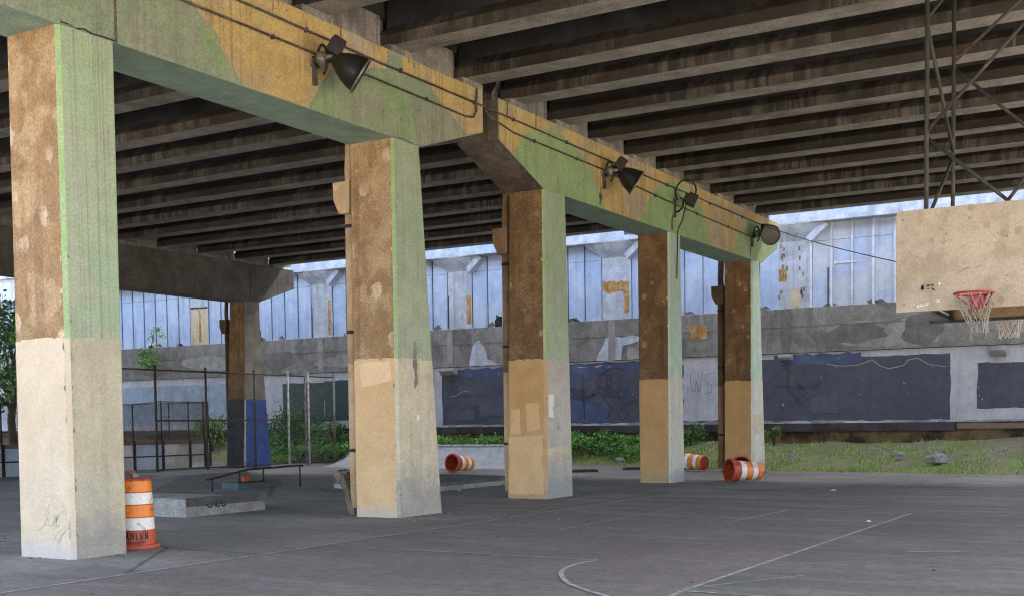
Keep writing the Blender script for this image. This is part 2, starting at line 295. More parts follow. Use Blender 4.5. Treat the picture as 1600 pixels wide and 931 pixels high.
# ------------------------------------------------------------------ mesh helpers
class MB:
    def __init__(s):
        s.v = []; s.f = []; s.mi = []; s.sm = []; s.mats = []
    def slot(s, m):
        m = M[m]
        if m not in s.mats: s.mats.append(m)
        return s.mats.index(m)
    def poly(s, pts, m, smooth=False):
        b = len(s.v); s.v += [tuple(p) for p in pts]; s.f.append(list(range(b, b+len(pts)))); s.mi.append(s.slot(m)); s.sm.append(smooth)
    def box(s, x0, x1, y0, y1, z0, z1, m, **k):
        p = [(x, y, z) for z in (z0, z1) for y in (y0, y1) for x in (x0, x1)]
        for nm, idx in (('bot', (0, 2, 3, 1)), ('top', (4, 5, 7, 6)), ('front', (0, 1, 5, 4)), ('back', (2, 6, 7, 3)), ('left', (0, 4, 6, 2)), ('right', (1, 3, 7, 5))):
            mm = k.get(nm, m)
            if mm: s.poly([p[i] for i in idx], mm)
    def prism(s, pts, axis, a, b, m, mside=None):
        def put(q, t): return {'x': (t, q[0], q[1]), 'y': (q[0], t, q[1]), 'z': (q[0], q[1], t)}[axis]
        A = [put(q, a) for q in pts]; B = [put(q, b) for q in pts]; n = len(pts)
        s.poly(A, m); s.poly(B[::-1], m)
        for i in range(n):
            j = (i+1) % n
            mm = mside[i] if isinstance(mside, (list, tuple)) else (mside or m)
            s.poly([A[j], A[i], B[i], B[j]], mm)
    def obox(s, c, ax, ay, az, hx, hy, hz, m):
        c = Vector(c); ax, ay, az = Vector(ax).normalized()*hx, Vector(ay).normalized()*hy, Vector(az).normalized()*hz
        p = [c+ax*i+ay*j+az*k for k in (-1, 1) for j in (-1, 1) for i in (-1, 1)]
        for idx in ((0, 2, 3, 1), (4, 5, 7, 6), (0, 1, 5, 4), (2, 6, 7, 3), (0, 4, 6, 2), (1, 3, 7, 5)):
            s.poly([p[i] for i in idx], m)
    def ring(s, rings, m, smooth=True, closed=True, cap=False):
        n = len(rings[0]); sl = s.slot(m); b = len(s.v)
        for r in rings: s.v += [tuple(p) for p in r]
        for k in range(len(rings)-1):
            for i in range(n if closed else n-1):
                j = (i+1) % n
                s.f.append([b+k*n+i, b+k*n+j, b+(k+1)*n+j, b+(k+1)*n+i]); s.mi.append(sl); s.sm.append(smooth)
        if cap:
            s.f.append([b+i for i in range(n)][::-1]); s.mi.append(sl); s.sm.append(False)
            s.f.append([b+(len(rings)-1)*n+i for i in range(n)]); s.mi.append(sl); s.sm.append(False)
    def tube(s, pts, r, m, n=8, cap=True, rads=None):
        pts = [Vector(p) for p in pts]; rings = []
        up = Vector((0.13, .31, 1)).normalized()
        for i, p in enumerate(pts):
            d = (pts[min(i+1, len(pts)-1)]-pts[max(i-1, 0)]).normalized()
            a = d.cross(up)
            if a.length < .1: a = d.cross(Vector((1, 0, 0)))
            a.normalize(); b2 = d.cross(a); rr = rads[i] if rads else r
            rings.append([p+(a*math.cos(t)+b2*math.sin(t))*rr for t in [2*math.pi*k/n for k in range(n)]])
        s.ring(rings, m, True, True, cap)
    def lathe(s, prof, m, o=(0, 0, 0), axis=(0, 0, 1), n=24, cap=False, smooth=True):
        o = Vector(o); d = Vector(axis).normalized()
        a = d.cross(Vector((0, 0, 1)))
        if a.length < .05: a = Vector((1, 0, 0))
        a.normalize(); b = d.cross(a)
        s.ring([[o+d*h+(a*math.cos(t)+b*math.sin(t))*r for t in [2*math.pi*k/n for k in range(n)]] for r, h in prof], m, smooth, True, cap)
    def build(s, name, parent=None, origin=None):
        """vertices are in world axes; moved so that the object's origin sits at parent/origin"""
        o0 = Vector(origin) if origin is not None else (parent['_o'] and Vector(parent['_o']) if parent is not None else Vector((0, 0, 0)))
        me = bpy.data.meshes.new(name)
        me.from_pydata([tuple(Vector(p)-o0) for p in s.v], [], s.f)
        for m in s.mats: me.materials.append(m)
        me.polygons.foreach_set('material_index', s.mi); me.polygons.foreach_set('use_smooth', s.sm)
        me.update()
        o = bpy.data.objects.new(name, me); COL.objects.link(o)
        if parent is not None:
            o.parent = parent
            po = Vector(parent['_o'])
            o.location = o0-po
        else: o.location = o0
        o['_o'] = tuple(o0)
        return o

def fixnormals(o):
    bm = bmesh.new(); bm.from_mesh(o.data); bmesh.ops.remove_doubles(bm, verts=bm.verts, dist=1e-5)
    bmesh.ops.recalc_face_normals(bm, faces=bm.faces); bm.to_mesh(o.data); bm.free(); return o
def tag(o, label=None, cat=None, group=None, kind=None):
    if label: o['label'] = label
    if cat: o['category'] = cat
    if group: o['group'] = group
    if kind: o['kind'] = kind
    return o
def thing(name, loc, label, cat, group=None):
    o = bpy.data.objects.new(name, None); COL.objects.link(o); o.location = loc; o['_o'] = tuple(loc); o.empty_display_size = .2
    return tag(o, label, cat, group)
def struct(o): o['kind'] = 'structure'; return o
def copy_tree(o, parent=None):
    c = o.copy(); COL.objects.link(c)
    if parent is not None: c.parent = parent
    for ch in list(o.children): copy_tree(ch, c)
    return c
def jag(pts, amp, step, axes=(0, 1), seed=0):
    """polygon in 2-D with its edges broken up a little, like brushed paint"""
    r = random.Random(seed); out = []
    for i in range(len(pts)):
        a, b = Vector(pts[i]), Vector(pts[(i+1) % len(pts)])
        n = max(1, int((b-a).length/step))
        d = (b-a); nrm = Vector((-d.y, d.x)).normalized()
        for k in range(n):
            out.append(tuple(a+d*(k/n)+nrm*r.uniform(-amp, amp)*(1 if k else .4)))
    return out
def tri2d(pts):
    from mathutils.geometry import tessellate_polygon
    return tessellate_polygon([[Vector((p[0], p[1], 0)) for p in pts]])
def sheet(mb, pts, put, m):
    for t in tri2d(pts):
        mb.poly([put(*pts[i]) for i in t], m)
ORD = ['first', 'second', 'third', 'fourth', 'fifth', 'sixth', 'seventh', 'eighth', 'ninth', 'tenth', 'eleventh', 'twelfth', 'thirteenth', 'fourteenth', 'fifteenth', 'sixteenth', 'seventeenth']

V0, VB = 12.6, 33.9          # front planes of the two lines of columns
HC, HT = 6.82, 8.35          # underside and top of the cap beams
XW = 44.0                    # face of the far wall

# ------------------------------------------------------------------ ground
mb = MB(); mb.poly([(-300, -300, -.06), (300, -300, -.06), (300, 300, -.06), (-300, 300, -.06)], 'dirt'); struct(mb.build('ground'))
mb = MB(); mb.poly([(-70, -70, .004), (3.0, -70, .004), (3.0, 60, .004), (-70, 60, .004)], 'bounce_ground'); mb.poly([(3.0, -70, .004), (36, -70, .004), (36, -9.0, .004), (3.0, -9.0, .004)], 'bounce_ground'); struct(mb.build('unseen_bounce_pavement'))  # unseen pale ground, added to bounce sunlight in under the deck
EDGE = [(-60, 35.6), (0, 36.4), (4.5, 37), (8.3, 37.8), (12.5, 38.2), (16, 39.6), (19, 41.3), (22, 41.4), (30, 41.5), (40, 41.5), (70, 41.5)]
def edge_x(y):
    for (a, xa), (b, xb) in zip(EDGE, EDGE[1:]):
        if a <= y <= b:
            t = (y-a)/(b-a); return xa+(xb-xa)*t
    return 41.5
mb = MB()
ys = [-60+i*1.0 for i in range(131)]
for a, b in zip(ys, ys[1:]):
    mb.poly([(-80, a, 0), (edge_x(a)+.06*noise.noise(Vector((a*2, 0, 0))), a, 0), (edge_x(b)+.06*noise.noise(Vector((b*2, 0, 0))), b, 0), (-80, b, 0)], 'asphalt')
    xa, xb = edge_x(a)+.06*noise.noise(Vector((a*2, 0, 0))), edge_x(b)+.06*noise.noise(Vector((b*2, 0, 0)))
    mb.poly([(xa, a, 0), (xa, a, -.1), (xb, b, -.1), (xb, b, 0)], 'asphalt')
struct(fixnormals(mb.build('asphalt_ground')))
mb = MB(); mb.poly([(3.0, -5.2, .004), (24.5, -5.2, .004), (24.5, 10.72, .004), (3.0, 10.72, .004)], 'court'); struct(mb.build('court_paint'))
mb = MB(); mb.poly([(10.9, 1.0, .008), (21.6, 1.0, .008), (21.6, 4.46, .008), (10.9, 4.46, .008)], 'key'); struct(mb.build('court_key_paint'))
mb = MB()
def stripe(pts, w):
    pts = [Vector((p[0], p[1])) for p in pts]; L = []; Rr = []
    for i, p in enumerate(pts):
        d = (pts[min(i+1, len(pts)-1)]-pts[max(i-1, 0)]).normalized(); n = Vector((-d.y, d.x))*(w/2)
        L.append(p+n); Rr.append(p-n)
    for i in range(len(pts)-1):
        mb.poly([(L[i].x, L[i].y, .012), (Rr[i].x, Rr[i].y, .012), (Rr[i+1].x, Rr[i+1].y, .012), (L[i+1].x, L[i+1].y, .012)], 'line')
stripe([(3.0, 10.72), (24.5, 10.72)], .05)
stripe([(16.2, 8.78), (18.4, 8.78), (21.2, 8.76)], .04)
stripe([(18.9, 6.80), (21.6, 6.68)], .055)
stripe([(10.9, 4.46), (21.6, 4.46)], .055)
stripe([(21.6, 7.2), (21.6, -4)], .035)
stripe([(12.93, 9.9), (12.93, 6.39)], .035)
arc = [(12.9, 6.39), (12.6, 6.44), (12.25, 6.42), (11.9, 6.33), (11.6, 6.2), (11.3, 6.02), (10.9, 5.74), (10.5, 5.3), (10.2, 4.9), (9.9, 4.3), (9.7, 3.6), (9.65, 2.8), (9.75, 2), (10, 1.2)]
stripe(arc, .06)
cx, cy, r = 10.9, 2.73, 1.73
stripe([(cx-r*math.cos(t)*1.0, cy+r*math.sin(t)) for t in [R(90-i*12) for i in range(16)]], .06)
stripe([(10.9, .95), (10.9, 4.5)], .04)
stripe([(11.3, 4.38), (12.6, 3.7)], .03)
struct(mb.build('court_line_markings'))
mb = MB()
mb.poly([(15.25, 3.2, .016), (15.33, 3.22, .016), (15.6, 2.75, .016), (15.55, 2.6, .016), (15.45, 2.9, .016)], 'line')
struct(mb.build('court_scuff_marking'))

# ------------------------------------------------------------------ bank by the wall
def bank_z(x, y):
    e = edge_x(y); t = max(0., min(1., (x-e)/(43.6-e)))
    top = .92 if y > 15.5 else (.80+(15.5-y)*.012 if y > 7.5 else .90+(7.5-y)*.06)
    h = top*(t*t*(3-2*t)*.55+.45*t)
    n = noise.noise(Vector((x*.8, y*.8, 0)))*.10+noise.noise(Vector((x*2.6, y*2.6, 3)))*.05
    return -.03+h+n*min(1, t*3.2)
mb = MB(); NX, ys = 16, [-25+i*.5 for i in range(181)]
grid = [[(edge_x(y)-.25+(43.95-edge_x(y)+.25)*k/NX, y) for k in range(NX+1)] for y in ys]
for i in range(len(ys)-1):
    for k in range(NX):
        q = [grid[i][k], grid[i][k+1], grid[i+1][k+1], grid[i+1][k]]
        mb.poly([(a, b, bank_z(a, b)) for a, b in q], 'bank', True)
bk = fixnormals(mb.build('grass_bank')); struct(bk)
# grass, weeds
mb = MB(); gr = random.Random(3)
def blade(mb, x, y, z, h, w, m):
    a = gr.uniform(0, 6.28); dx, dy = math.cos(a)*w, math.sin(a)*w; lx, ly = gr.uniform(-.5, .5)*h, gr.uniform(-.5, .5)*h
    mb.poly([(x-dx, y-dy, z-.02), (x+dx, y+dy, z-.02), (x+lx, y+ly, z+h)], m)
for i in range(26000):
    y = gr.uniform(-4, 23); e = edge_x(y); t = gr.random()**1.5; x = e-.05+(43.5-e)*t
    k = noise.noise(Vector((x*.9, y*.9, 5)))+.25*noise.noise(Vector((x*3, y*3, 1)))
    if k < -.12+ (.3 if (y < 7.5 and t > .35) else 0)+t*.12: continue
    m = 'grass' if gr.random() < .75-.45*t else ('straw' if gr.random() < .6 else 'leaf_mid')
    blade(mb, x, y, bank_z(x, y), gr.uniform(.05, .15), gr.uniform(.012, .03), m)
tag(mb.build('bank_grass'), 'short bright grass and dry straw on the bank below the wall', 'grass', kind='stuff')
def leafcloud(mb, c, rad, n, size, mats, r, clusters=14, flat=.0, floor=None):
    cs = []
    for _ in range(clusters):
        while True:
            p = Vector((r.uniform(-1, 1), r.uniform(-1, 1), r.uniform(-1, 1)))
            if p.length < 1: break
        cs.append((Vector((p.x*rad[0], p.y*rad[1], p.z*rad[2])), r.uniform(.16, .36), r.choice(mats)))
    for _ in range(n):
        cc, sp, m0 = r.choice(cs)
        p = Vector(c)+cc+Vector((r.gauss(0, sp*rad[0]), r.gauss(0, sp*rad[1]), r.gauss(0, sp*rad[2]*.8)))
        if floor is not None and p.z < floor(p.x, p.y): p.z = floor(p.x, p.y)+r.uniform(0, .15)
        d = Vector((r.gauss(0, 1), r.gauss(0, 1), r.gauss(.2, .7))).normalized()
        u = d.cross(Vector((r.gauss(0, 1), r.gauss(0, 1), r.gauss(0, 1)))).normalized(); w = d.cross(u)
        s = size*r.uniform(.6, 1.4); m = m0 if r.random() < .7 else r.choice(mats)
        mb.poly([p-u*s*.5, p+w*s*.32+d*s*.08, p+u*s*.55, p-w*s*.32+d*s*.08], m)
lr = random.Random(11)
LM = ['leaf_dark', 'leaf_mid', 'leaf_mid', 'leaf_light']
# weed belts on the bank: behind the skate ramp, and between the third and fourth columns
mb = MB()
for i in range(26):
    y = 22.6+i*.34+lr.uniform(-.15, .15)
    leafcloud(mb, (42.4+lr.uniform(-.6, .7), y, .82+lr.uniform(-.1, .12)), (.7, .45, .34), 220, .11, LM, lr, 7, floor=bank_z)
tag(mb.build('weed_belt'), 'dense green weeds growing behind the pale skate ramp', 'weeds', kind='stuff')
mb = MB()
for i in range(34):
    y = 17.4+i*.17+lr.uniform(-.15, .15); f = lr.random()
    leafcloud(mb, (42.1+f*1.2, y, bank_z(42.1+f*1.2, y)+.16+f*.1), (.6, .4, .30), 200, .11, LM, lr, 7, floor=bank_z)
tag(mb.build('weed_patch'), 'bright green weeds on the bank between third and fourth columns', 'weeds', kind='stuff')
def shrub(c, rad, n, label, mats, size=.14, cl=14):
    o = thing('shrub', (c[0], c[1], max(0, bank_z(c[0], c[1]) if c[0] > edge_x(c[1]) else 0)), label, 'shrub', 'shrubs along the foot of the wall')
    s = MB(); r = random.Random(int(c[1]*100))
    for k in range(7):
        a = r.uniform(0, 6.28)
        s.tube([(c[0], c[1], o.location.z-.1), (c[0]+math.cos(a)*rad[0]*.3, c[1]+math.sin(a)*rad[1]*.3, c[2]), (c[0]+math.cos(a)*rad[0]*.7, c[1]+math.sin(a)*rad[1]*.7, c[2]+rad[2]*.8)], .02, 'stem', 5)
    s.build('stems', o)
    f = MB(); leafcloud(f, c, rad, n, size, mats, r, cl, floor=lambda x, y: .05); f.build('foliage', o)
DM = ['leaf_dark', 'leaf_dark', 'leaf_dark', 'leaf_mid']
shrub((42.6, 38.9, 1.3), (.9, 1.1, 1.0), 1700, 'leafy shrub just right of the blue column behind the fence', DM)
shrub((42.4, 36.6, 1.55), (.9, 1.2, 1.3), 2200, 'tallest dark shrub behind the pair of pale fence posts', DM)
shrub((42.2, 34.4, 1.0), (.9, 1.1, .9), 1700, 'shrub beside the last fence post near the skate ramp', DM)
shrub((41.6, 36.0, .5), (.8, 2.6, .5), 1900, 'low pale green shrub at the foot of the fence', ['leaf_mid', 'leaf_light', 'leaf_mid'])
shrub((42.6, 31.9, 1.15), (.7, .7, .75), 900, 'small dark shrub beside the skate ramp end', DM)
shrub((42.7, 42.3, 1.2), (.8, .9, 1.1), 1500, 'bright shrub left of the blue column behind the rink', ['leaf_mid', 'leaf_light', 'leaf_dark'])
shrub((43.1, 13.9, 1.15), (.3, .35, .22), 260, 'small weed hanging over the dark wall footing beside the fifth column', ['leaf_mid', 'leaf_dark'], .1, 5)
shrub((42.9, 17.2, 1.3), (.4, .5, .35), 420, 'dark weed clump between fourth and fifth columns', DM, .12, 6)
# sapling on the wall
o = thing('sapling', (43.75, 47.6, 4.9), 'spindly sapling sprouting from the concrete wall left of the blue column', 'sapling')
s = MB(); s.tube([(43.9, 47.6, 4.9), (43.6, 47.7, 5.3), (43.5, 47.2, 6.0)], .02, 'stem', 5); s.tube([(43.6, 47.7, 5.3), (43.5, 48.3, 5.6)], .015, 'stem', 5); s.tube([(43.5, 47.2, 6), (43.45, 46.9, 6.9)], .012, 'stem', 5); s.build('stem', o)
f = MB(); leafcloud(f, (43.5, 47.9, 5.25), (.25, .95, .5), 420, .13, ['leaf_light', 'leaf_mid'], lr, 9); leafcloud(f, (43.5, 46.9, 6.4), (.2, .45, .5), 90, .13, ['leaf_light', 'leaf_mid'], lr, 5); f.build('foliage', o)
# tree at the far left
o = thing('leafy_tree', (37.6, 50.5, 0), 'leafy tree beyond the rink left of the cream column', 'tree')
s = MB(); s.tube([(37.6, 50.5, -.05), (37.5, 50.6, 2.2), (37.7, 50.3, 4.2), (37.5, 50.6, 6.2)], .2, 'stem', 9, rads=[.24, .19, .13, .06])
for k in range(9):
    a = lr.uniform(0, 6.28); z = lr.uniform(2.4, 5.2); l = lr.uniform(1, 1.9)
    s.tube([(37.6, 50.5, z), (37.6+math.cos(a)*l*.5, 50.5+math.sin(a)*l*.5, z+.5), (37.6+math.cos(a)*l, 50.5+math.sin(a)*l, z+1.2)], .05, 'stem', 6, rads=[.08, .05, .02])
s.build('trunk', o)
f = MB(); leafcloud(f, (37.6, 50.5, 5.0), (2.2, 2.3, 2.5), 5200, .19, DM, lr, 34); f.build('crown', o)

# ------------------------------------------------------------------ far wall
w = MB()
YA, YZ = -46., 72.
w.box(XW, XW+.8, YA, YZ, 1.55, 4.19, 'wall_lilac', back=None)
w.box(XW-.06, XW+.8, YA, YZ, 4.215, 5.869, 'wall_conc')
w.box(XW+.05, XW+.8, YA, YZ, 4.19, 4.215, 'seam')  # dark strip painting the shadow line below the upper band
w.box(XW-.075, XW-.0601, YA, YZ, 5.18, 5.2, 'wall_conc_dark')
w.box(XW+.14, XW+.8, YA, YZ, -.3, 1.55, 'soil_face')
wz = lambda d: (lambda y, z: (XW-d, y, z))
def blob(y, z, ry, rz, sd, n=22):
    r = random.Random(sd); ph = [r.uniform(0, 6.28) for _ in range(3)]
    return [(y+ry*math.cos(t)*(1+.16*math.sin(2*t+ph[0])+.10*math.sin(3*t+ph[1])), z+rz*math.sin(t)*(1+.14*math.sin(2*t+ph[2])+.08*math.sin(5*t+ph[1]))) for t in [6.283*i/n for i in range(n)]]
def wallpatch(mb, y0, y1, z0, z1, m, d=.004, amp=.02, seed=1, step=.3):
    sheet(mb, jag([(y0, z0), (y1, z0), (y1, z1), (y0, z1)], amp, step, seed=seed), wz(d), m)
for i, (y0, y1, z0, z1, m) in enumerate([(14.9, 29.45, 1.63, 3.95, 'wall_navy'), (7.78, 14.9, 1.63, 3.98, 'wall_navy'), (-2, 6.88, 2.0, 3.6, 'wall_navy'), (-14, -3.2, 1.8, 3.8, 'wall_navy'),
                                        (29.9, 33.6, 1.7, 3.8, 'wall_navy'), (34.0, 36.2, 1.9, 3.8, 'wall_green'), (36.2, 38.8, 1.8, 3.75, 'wall_green'), (40.2, 52, 1.8, 3.85, 'wall_pale')]):
    wallpatch(w, y0, y1, z0, z1, m, .003+.0002*i, .03, i)
for i, (y0, y1, z0, z1, m) in enumerate([(10.9, 14.2, 3.78, 4.14, 'wall_blue'), (21.2, 22.98, 1.66, 3.98, 'wall_blue'), (24.4, 28.6, 3.75, 4.1, 'wall_blue'), (19.8, 21.0, 3.7, 4.12, 'wall_blue'), (25.8, 17.85+1.2, 4.0, 4.14, 'wall_blue'),
                                        (16.2, 17.9, 1.72, 4.1, 'wall_lilac'), (30.2, 31.2, 1.7, 2.6, 'wall_lilac'), (33.4, 34.4, 1.6, 2.7, 'wall_blue'), (7.5, 7.0, 1.6, 2.5, 'wall_lilac')]):
    wallpatch(w, min(y0, y1), max(y0, y1), z0, z1, m, .006+i*.0012, .05, 40+i, .25)
wr = random.Random(21)
for i in range(34):
    y0 = wr.choice([wr.uniform(8, 27), wr.uniform(15, 28), wr.uniform(0, 5), wr.uniform(23, 28)]); z0 = wr.uniform(1.75, 3.2); wallpatch(w, y0, y0+wr.uniform(.4, 1.7), z0, z0+wr.uniform(.3, .75), 'navy_b' if wr.random() < .55 else 'navy_c', .0185+i*.00004, .03, 300+i, .2) if not (4.9 < y0 < 8.1 or 14.6 < y0 < 17.9 or 16 < y0+1 < 18) else None
for i in range(150):
    y0 = wr.uniform(-2, 34); z0 = wr.uniform(1.65, 4.1); s_ = wr.uniform(.015, .05)
    sheet(w, jag([(y0, z0), (y0+s_, z0), (y0+s_, z0+s_*wr.uniform(.6, 3)), (y0, z0+s_)], s_*.3, s_*.6, seed=i), wz(.026), wr.choice(['wall_conc_light', 'wall_lilac', 'wall_conc', 'seam']))
# concrete patches and whitewashed flares on the upper band
for i, (pts, m) in enumerate([
        (blob(12.35, 4.78, .42, .22, 1), 'wall_conc_dark'), (blob(10.9, 4.8, 1.25, .5, 2), 'wall_conc_light'), (blob(11.05, 4.84, 1.0, .40, 3), 'wall_conc_dark'),
        (blob(8.85, 4.85, 1.0, .62, 4), 'wall_conc_light'), (blob(8.75, 4.87, .78, .53, 5), 'wall_conc_dark'), (blob(9.95, 4.45, .5, .16, 6), 'wall_conc_light'),
        (blob(5.2, 4.9, 1.3, .3, 7), 'wall_conc_light'), ([(27.95, 4.22), (26.3, 4.22), (27.0, 4.5), (27.2, 5.1), (27.45, 5.32), (27.7, 5.2), (27.85, 4.7)], 'pilaster'),
        ([(26.1, 4.23), (25.8, 4.23), (25.85, 4.6), (25.95, 4.85)], 'wall_conc_light'), ([(25.2, 4.22), (24.2, 4.22), (24.35, 4.7), (24.6, 5.1), (24.85, 4.95)], 'pilaster'),
        ([(21.7, 4.22), (20.6, 4.22), (20.5, 4.8), (19.6, 5.05), (19.6, 5.16), (21.25, 5.16), (21.5, 4.7)], 'pilaster'), ([(19.3, 4.25), (20.3, 4.22), (20.3, 4.7), (19.3, 4.8)], 'wall_conc_light'),
        ([(17.6, 4.9), (16.9, 4.9), (16.9, 5.4), (17.6, 5.45)], 'rust'), (blob(43.5, 4.9, 1.8, .4, 8), 'wall_conc_light'), (blob(34.5, 4.7, 2, .3, 9), 'wall_conc_light'), (blob(38.9, 4.9, 1.0, .4, 10), 'wall_conc_dark'), (blob(47.5, 4.7, 1.2, .3, 11), 'wall_conc_dark')]):
    sheet(w, jag(pts, .05, .22, seed=70+i), wz(.064+i*.0012), m)
# vertical drainage grooves
for y in (13.7, 21.0, 28.95, 36.3):
    sheet(w, [(y-.16, 4.22), (y+.16, 4.22), (y+.16, 5.86), (y-.16, 5.86)], wz(.082), 'wall_conc_light' if y > 14 else 'wall_conc_dark')
# graffiti strokes
def wstroke(mb, pts, wd, m, d=.0215):
    pts = [Vector(p) for p in pts]
    for a, b in zip(pts, pts[1:]):
        n = Vector((-(b-a).y, (b-a).x)).normalized()*wd/2
        mb.poly([(XW-d-.006, *(a+n)), (XW-d-.006, *(a-n)), (XW-d-.006, *(b-n)), (XW-d-.006, *(b+n))], m)
def arcpts(cy, cz, r, a0, a1, n=14, sq=1): return [(cy+r*math.cos(R(a0+(a1-a0)*i/n)), cz+r*sq*math.sin(R(a0+(a1-a0)*i/n))) for i in range(n+1)]
for st in ([(17.6, 3.6), (17.55, 2.9), (17.4, 2.85), (17.35, 3.3), (17.2, 2.8), (17.1, 3.65)], [(16.7, 3.55), (16.95, 3.5), (16.95, 3.2), (16.7, 3.1), (16.7, 2.8), (17.0, 2.75)]):
    wstroke(w, st, .03, 'wall_faint')
for st in (arcpts(23.6, 2.9, .9, 60, -70), arcpts(20.9, 3.0, .9, 120, 20), [(22.3, 1.8), (22.4, 3.7)], [(21.5, 3.5), (21.9, 2.8), (22.4, 2.6)], [(22.4, 2.7), (21.6, 2.9), (21.1, 2.3), (21.25, 1.8)], [(20.6, 3.6), (20.75, 2.9), (20.6, 2.2)], arcpts(20.55, 2.0, .22, 0, 360), [(19.9, 2.6), (20.6, 2.4)]):
    wstroke(w, st, .05, 'seam')
wstroke(w, [(12.2, 3.75), (11.6, 3.65), (11.0, 3.68), (10.5, 3.85), (10.2, 3.6), (9.9, 3.5), (9.4, 3.6), (9.2, 3.8), (8.9, 3.85), (8.5, 3.6), (7.9, 3.5)], .035, 'wall_conc_light')
wstroke(w, [(29.0, 2.9), (28.6, 2.95), (28.3, 3.15), (28.0, 3.1)], .03, 'wall_conc_light')
for st in ([(13.4, 3.2), (12.9, 2.7), (13.6, 2.2)], [(14.2, 3.0), (13.3, 2.9), (12.4, 3.0)], [(13.6, 3.6), (13.7, 2.9), (13.2, 2.3), (12.6, 2.6)]): wstroke(w, st, .04, 'seam')
for yy in (-.2, 1.2, 2.6, 4.0, 5.2): 
    for zz in (2.2, 3.3): wallpatch(w, yy, yy+.05, zz, zz+.08, 'wall_conc_light', .023, .004, 9)
# the chipped white line along the foot of the paint
fr = random.Random(5); y = -10.
while y < 34:
    l = fr.uniform(.3, 1.6); wallpatch(w, y, y+l, 1.56, 1.56+fr.uniform(.03, .11), 'wall_conc_light' if fr.random() < .8 else 'white_mark', .024, .015, int(y*10), .2); y += l+fr.uniform(0, .9)
wl = w.build('retaining_wall', origin=(XW, 20, 0))
tag(wl, 'long retaining wall with grey concrete band and slate navy paint', 'wall')
ft = MB()
ft.box(XW-.14, XW+.14, 7.6, 33, 1.24, 1.55, 'footing'); ft.box(XW-.08, XW+.14, -20, 7.55, 1.3, 1.5, 'rink_brown'); ft.box(XW-.1, XW+.14, 33.05, 60, 1.2, 1.5, 'footing')
ft.build('footing', wl, origin=(XW, 20, 1.2))
for (y0, y1, z0, z1) in ((28.6, 29.4, 3.86, 4.16), (13.45, 13.95, 3.95, 4.17), (5.92, 6.42, 3.78, 4.12)):
    c = MB(); c.prism([(0, z1), (-.3, z1), (-.34, z1-.12), (-.18, z0), (0, z0)], 'y', y0, y1, 'wall_conc_light'); 
    c.v = [(XW-.001+p[0], p[1], p[2]) for p in c.v]
    c.build('corbel', wl, origin=(XW, (y0+y1)/2, z0))
# upper wall: siding bays, pilasters with flared capitals, fascia
up = thing('viaduct_wall', (XW, 20, 5.87), 'pale blue sided wall with pilasters above the concrete retaining wall', 'wall')
PY = [-9.2, -1.6, 6.0, 13.4, 20.8, 28.4, 36.2, 44.2, 52.2, 60.2, 68.2]
XS = XW-.02
for k, (a, b) in enumerate(zip(PY, PY[1:])):
    s = MB(); m = 'siding_grey' if b <= 13.5 else 'siding'
    y0, y1 = a+.621, b-.621
    s.box(XS, XS+.2, y0, y1, 5.871, 8.94, m)
    n = 8 if k != 3 else 8
    for i in range(n+1):
        y = y0+.02+(y1-y0-.04)*i/n
        if b <= 13.5: s.box(XS-.06, XS-.001, y-.04, y+.04, 5.88, 8.94, 'batten'); s.box(XS-.004, XS-.0005, y-.055, y-.041, 5.9, 8.9, 'wall_conc_dark')
        elif b > 21: s.box(XS-.003, XS-.0005, y-.022, y+.022, 5.9, 8.94, 'seam'); s.box(XS-.045, XS-.0035, y+.022, y+.05, 5.88, 8.94, m)
        else: s.box(XS-.05, XS-.001, y-.04, y+.04, 5.88, 8.94, m); s.box(XS-.004, XS-.0005, y-.07, y-.04, 5.9, 8.9, 'seam')
    s.box(XS-.012, XS-.0006, y0, y1, 8.3, 8.315, 'wall_conc_dark')
    r2 = random.Random(k)
    for i in range(5):          # grime at the foot
        yy = r2.uniform(y0+.2, y1-.8); sheet(s, jag([(yy, 5.88), (yy+r2.uniform(.2, .6), 5.88), (yy+.45, 5.98), (yy+.2, 6.0+r2.uniform(0, .15))], .03, .12, seed=i), lambda q, z: (XS-.006, q, z), 'wall_conc_dark')
    if k == 4:
        for yy in (26.2, 25.0): sheet(s, jag([(yy-.42, 5.88), (yy+.42, 5.88), (yy+.38, 6.4), (yy+.05, 6.3), (yy-.35, 6.45)], .05, .12, seed=3), lambda q, z: (XS-.008, q, z), 'mould')
    if k == 6: sheet(s, jag([(40.0, 5.88), (40.9, 5.88), (40.8, 6.3), (40.5, 6.25), (40.1, 6.4)], .05, .12, seed=3), lambda q, z: (XS-.008, q, z), 'mould')
    if k == 2: 
        s.box(XS-.05, XS-.001, 11.05, 11.9, 7.42, 7.5, 'batten'); 
        sheet(s, [(12.1, 5.88), (12.15, 5.88), (12.15, 7.3), (12.1, 7.3)], lambda q, z: (XS-.008, q, z), 'seam')
    sp = s.build('siding_panel', up, origin=(XS, (y0+y1)/2, 5.87))
XP = XW-.056
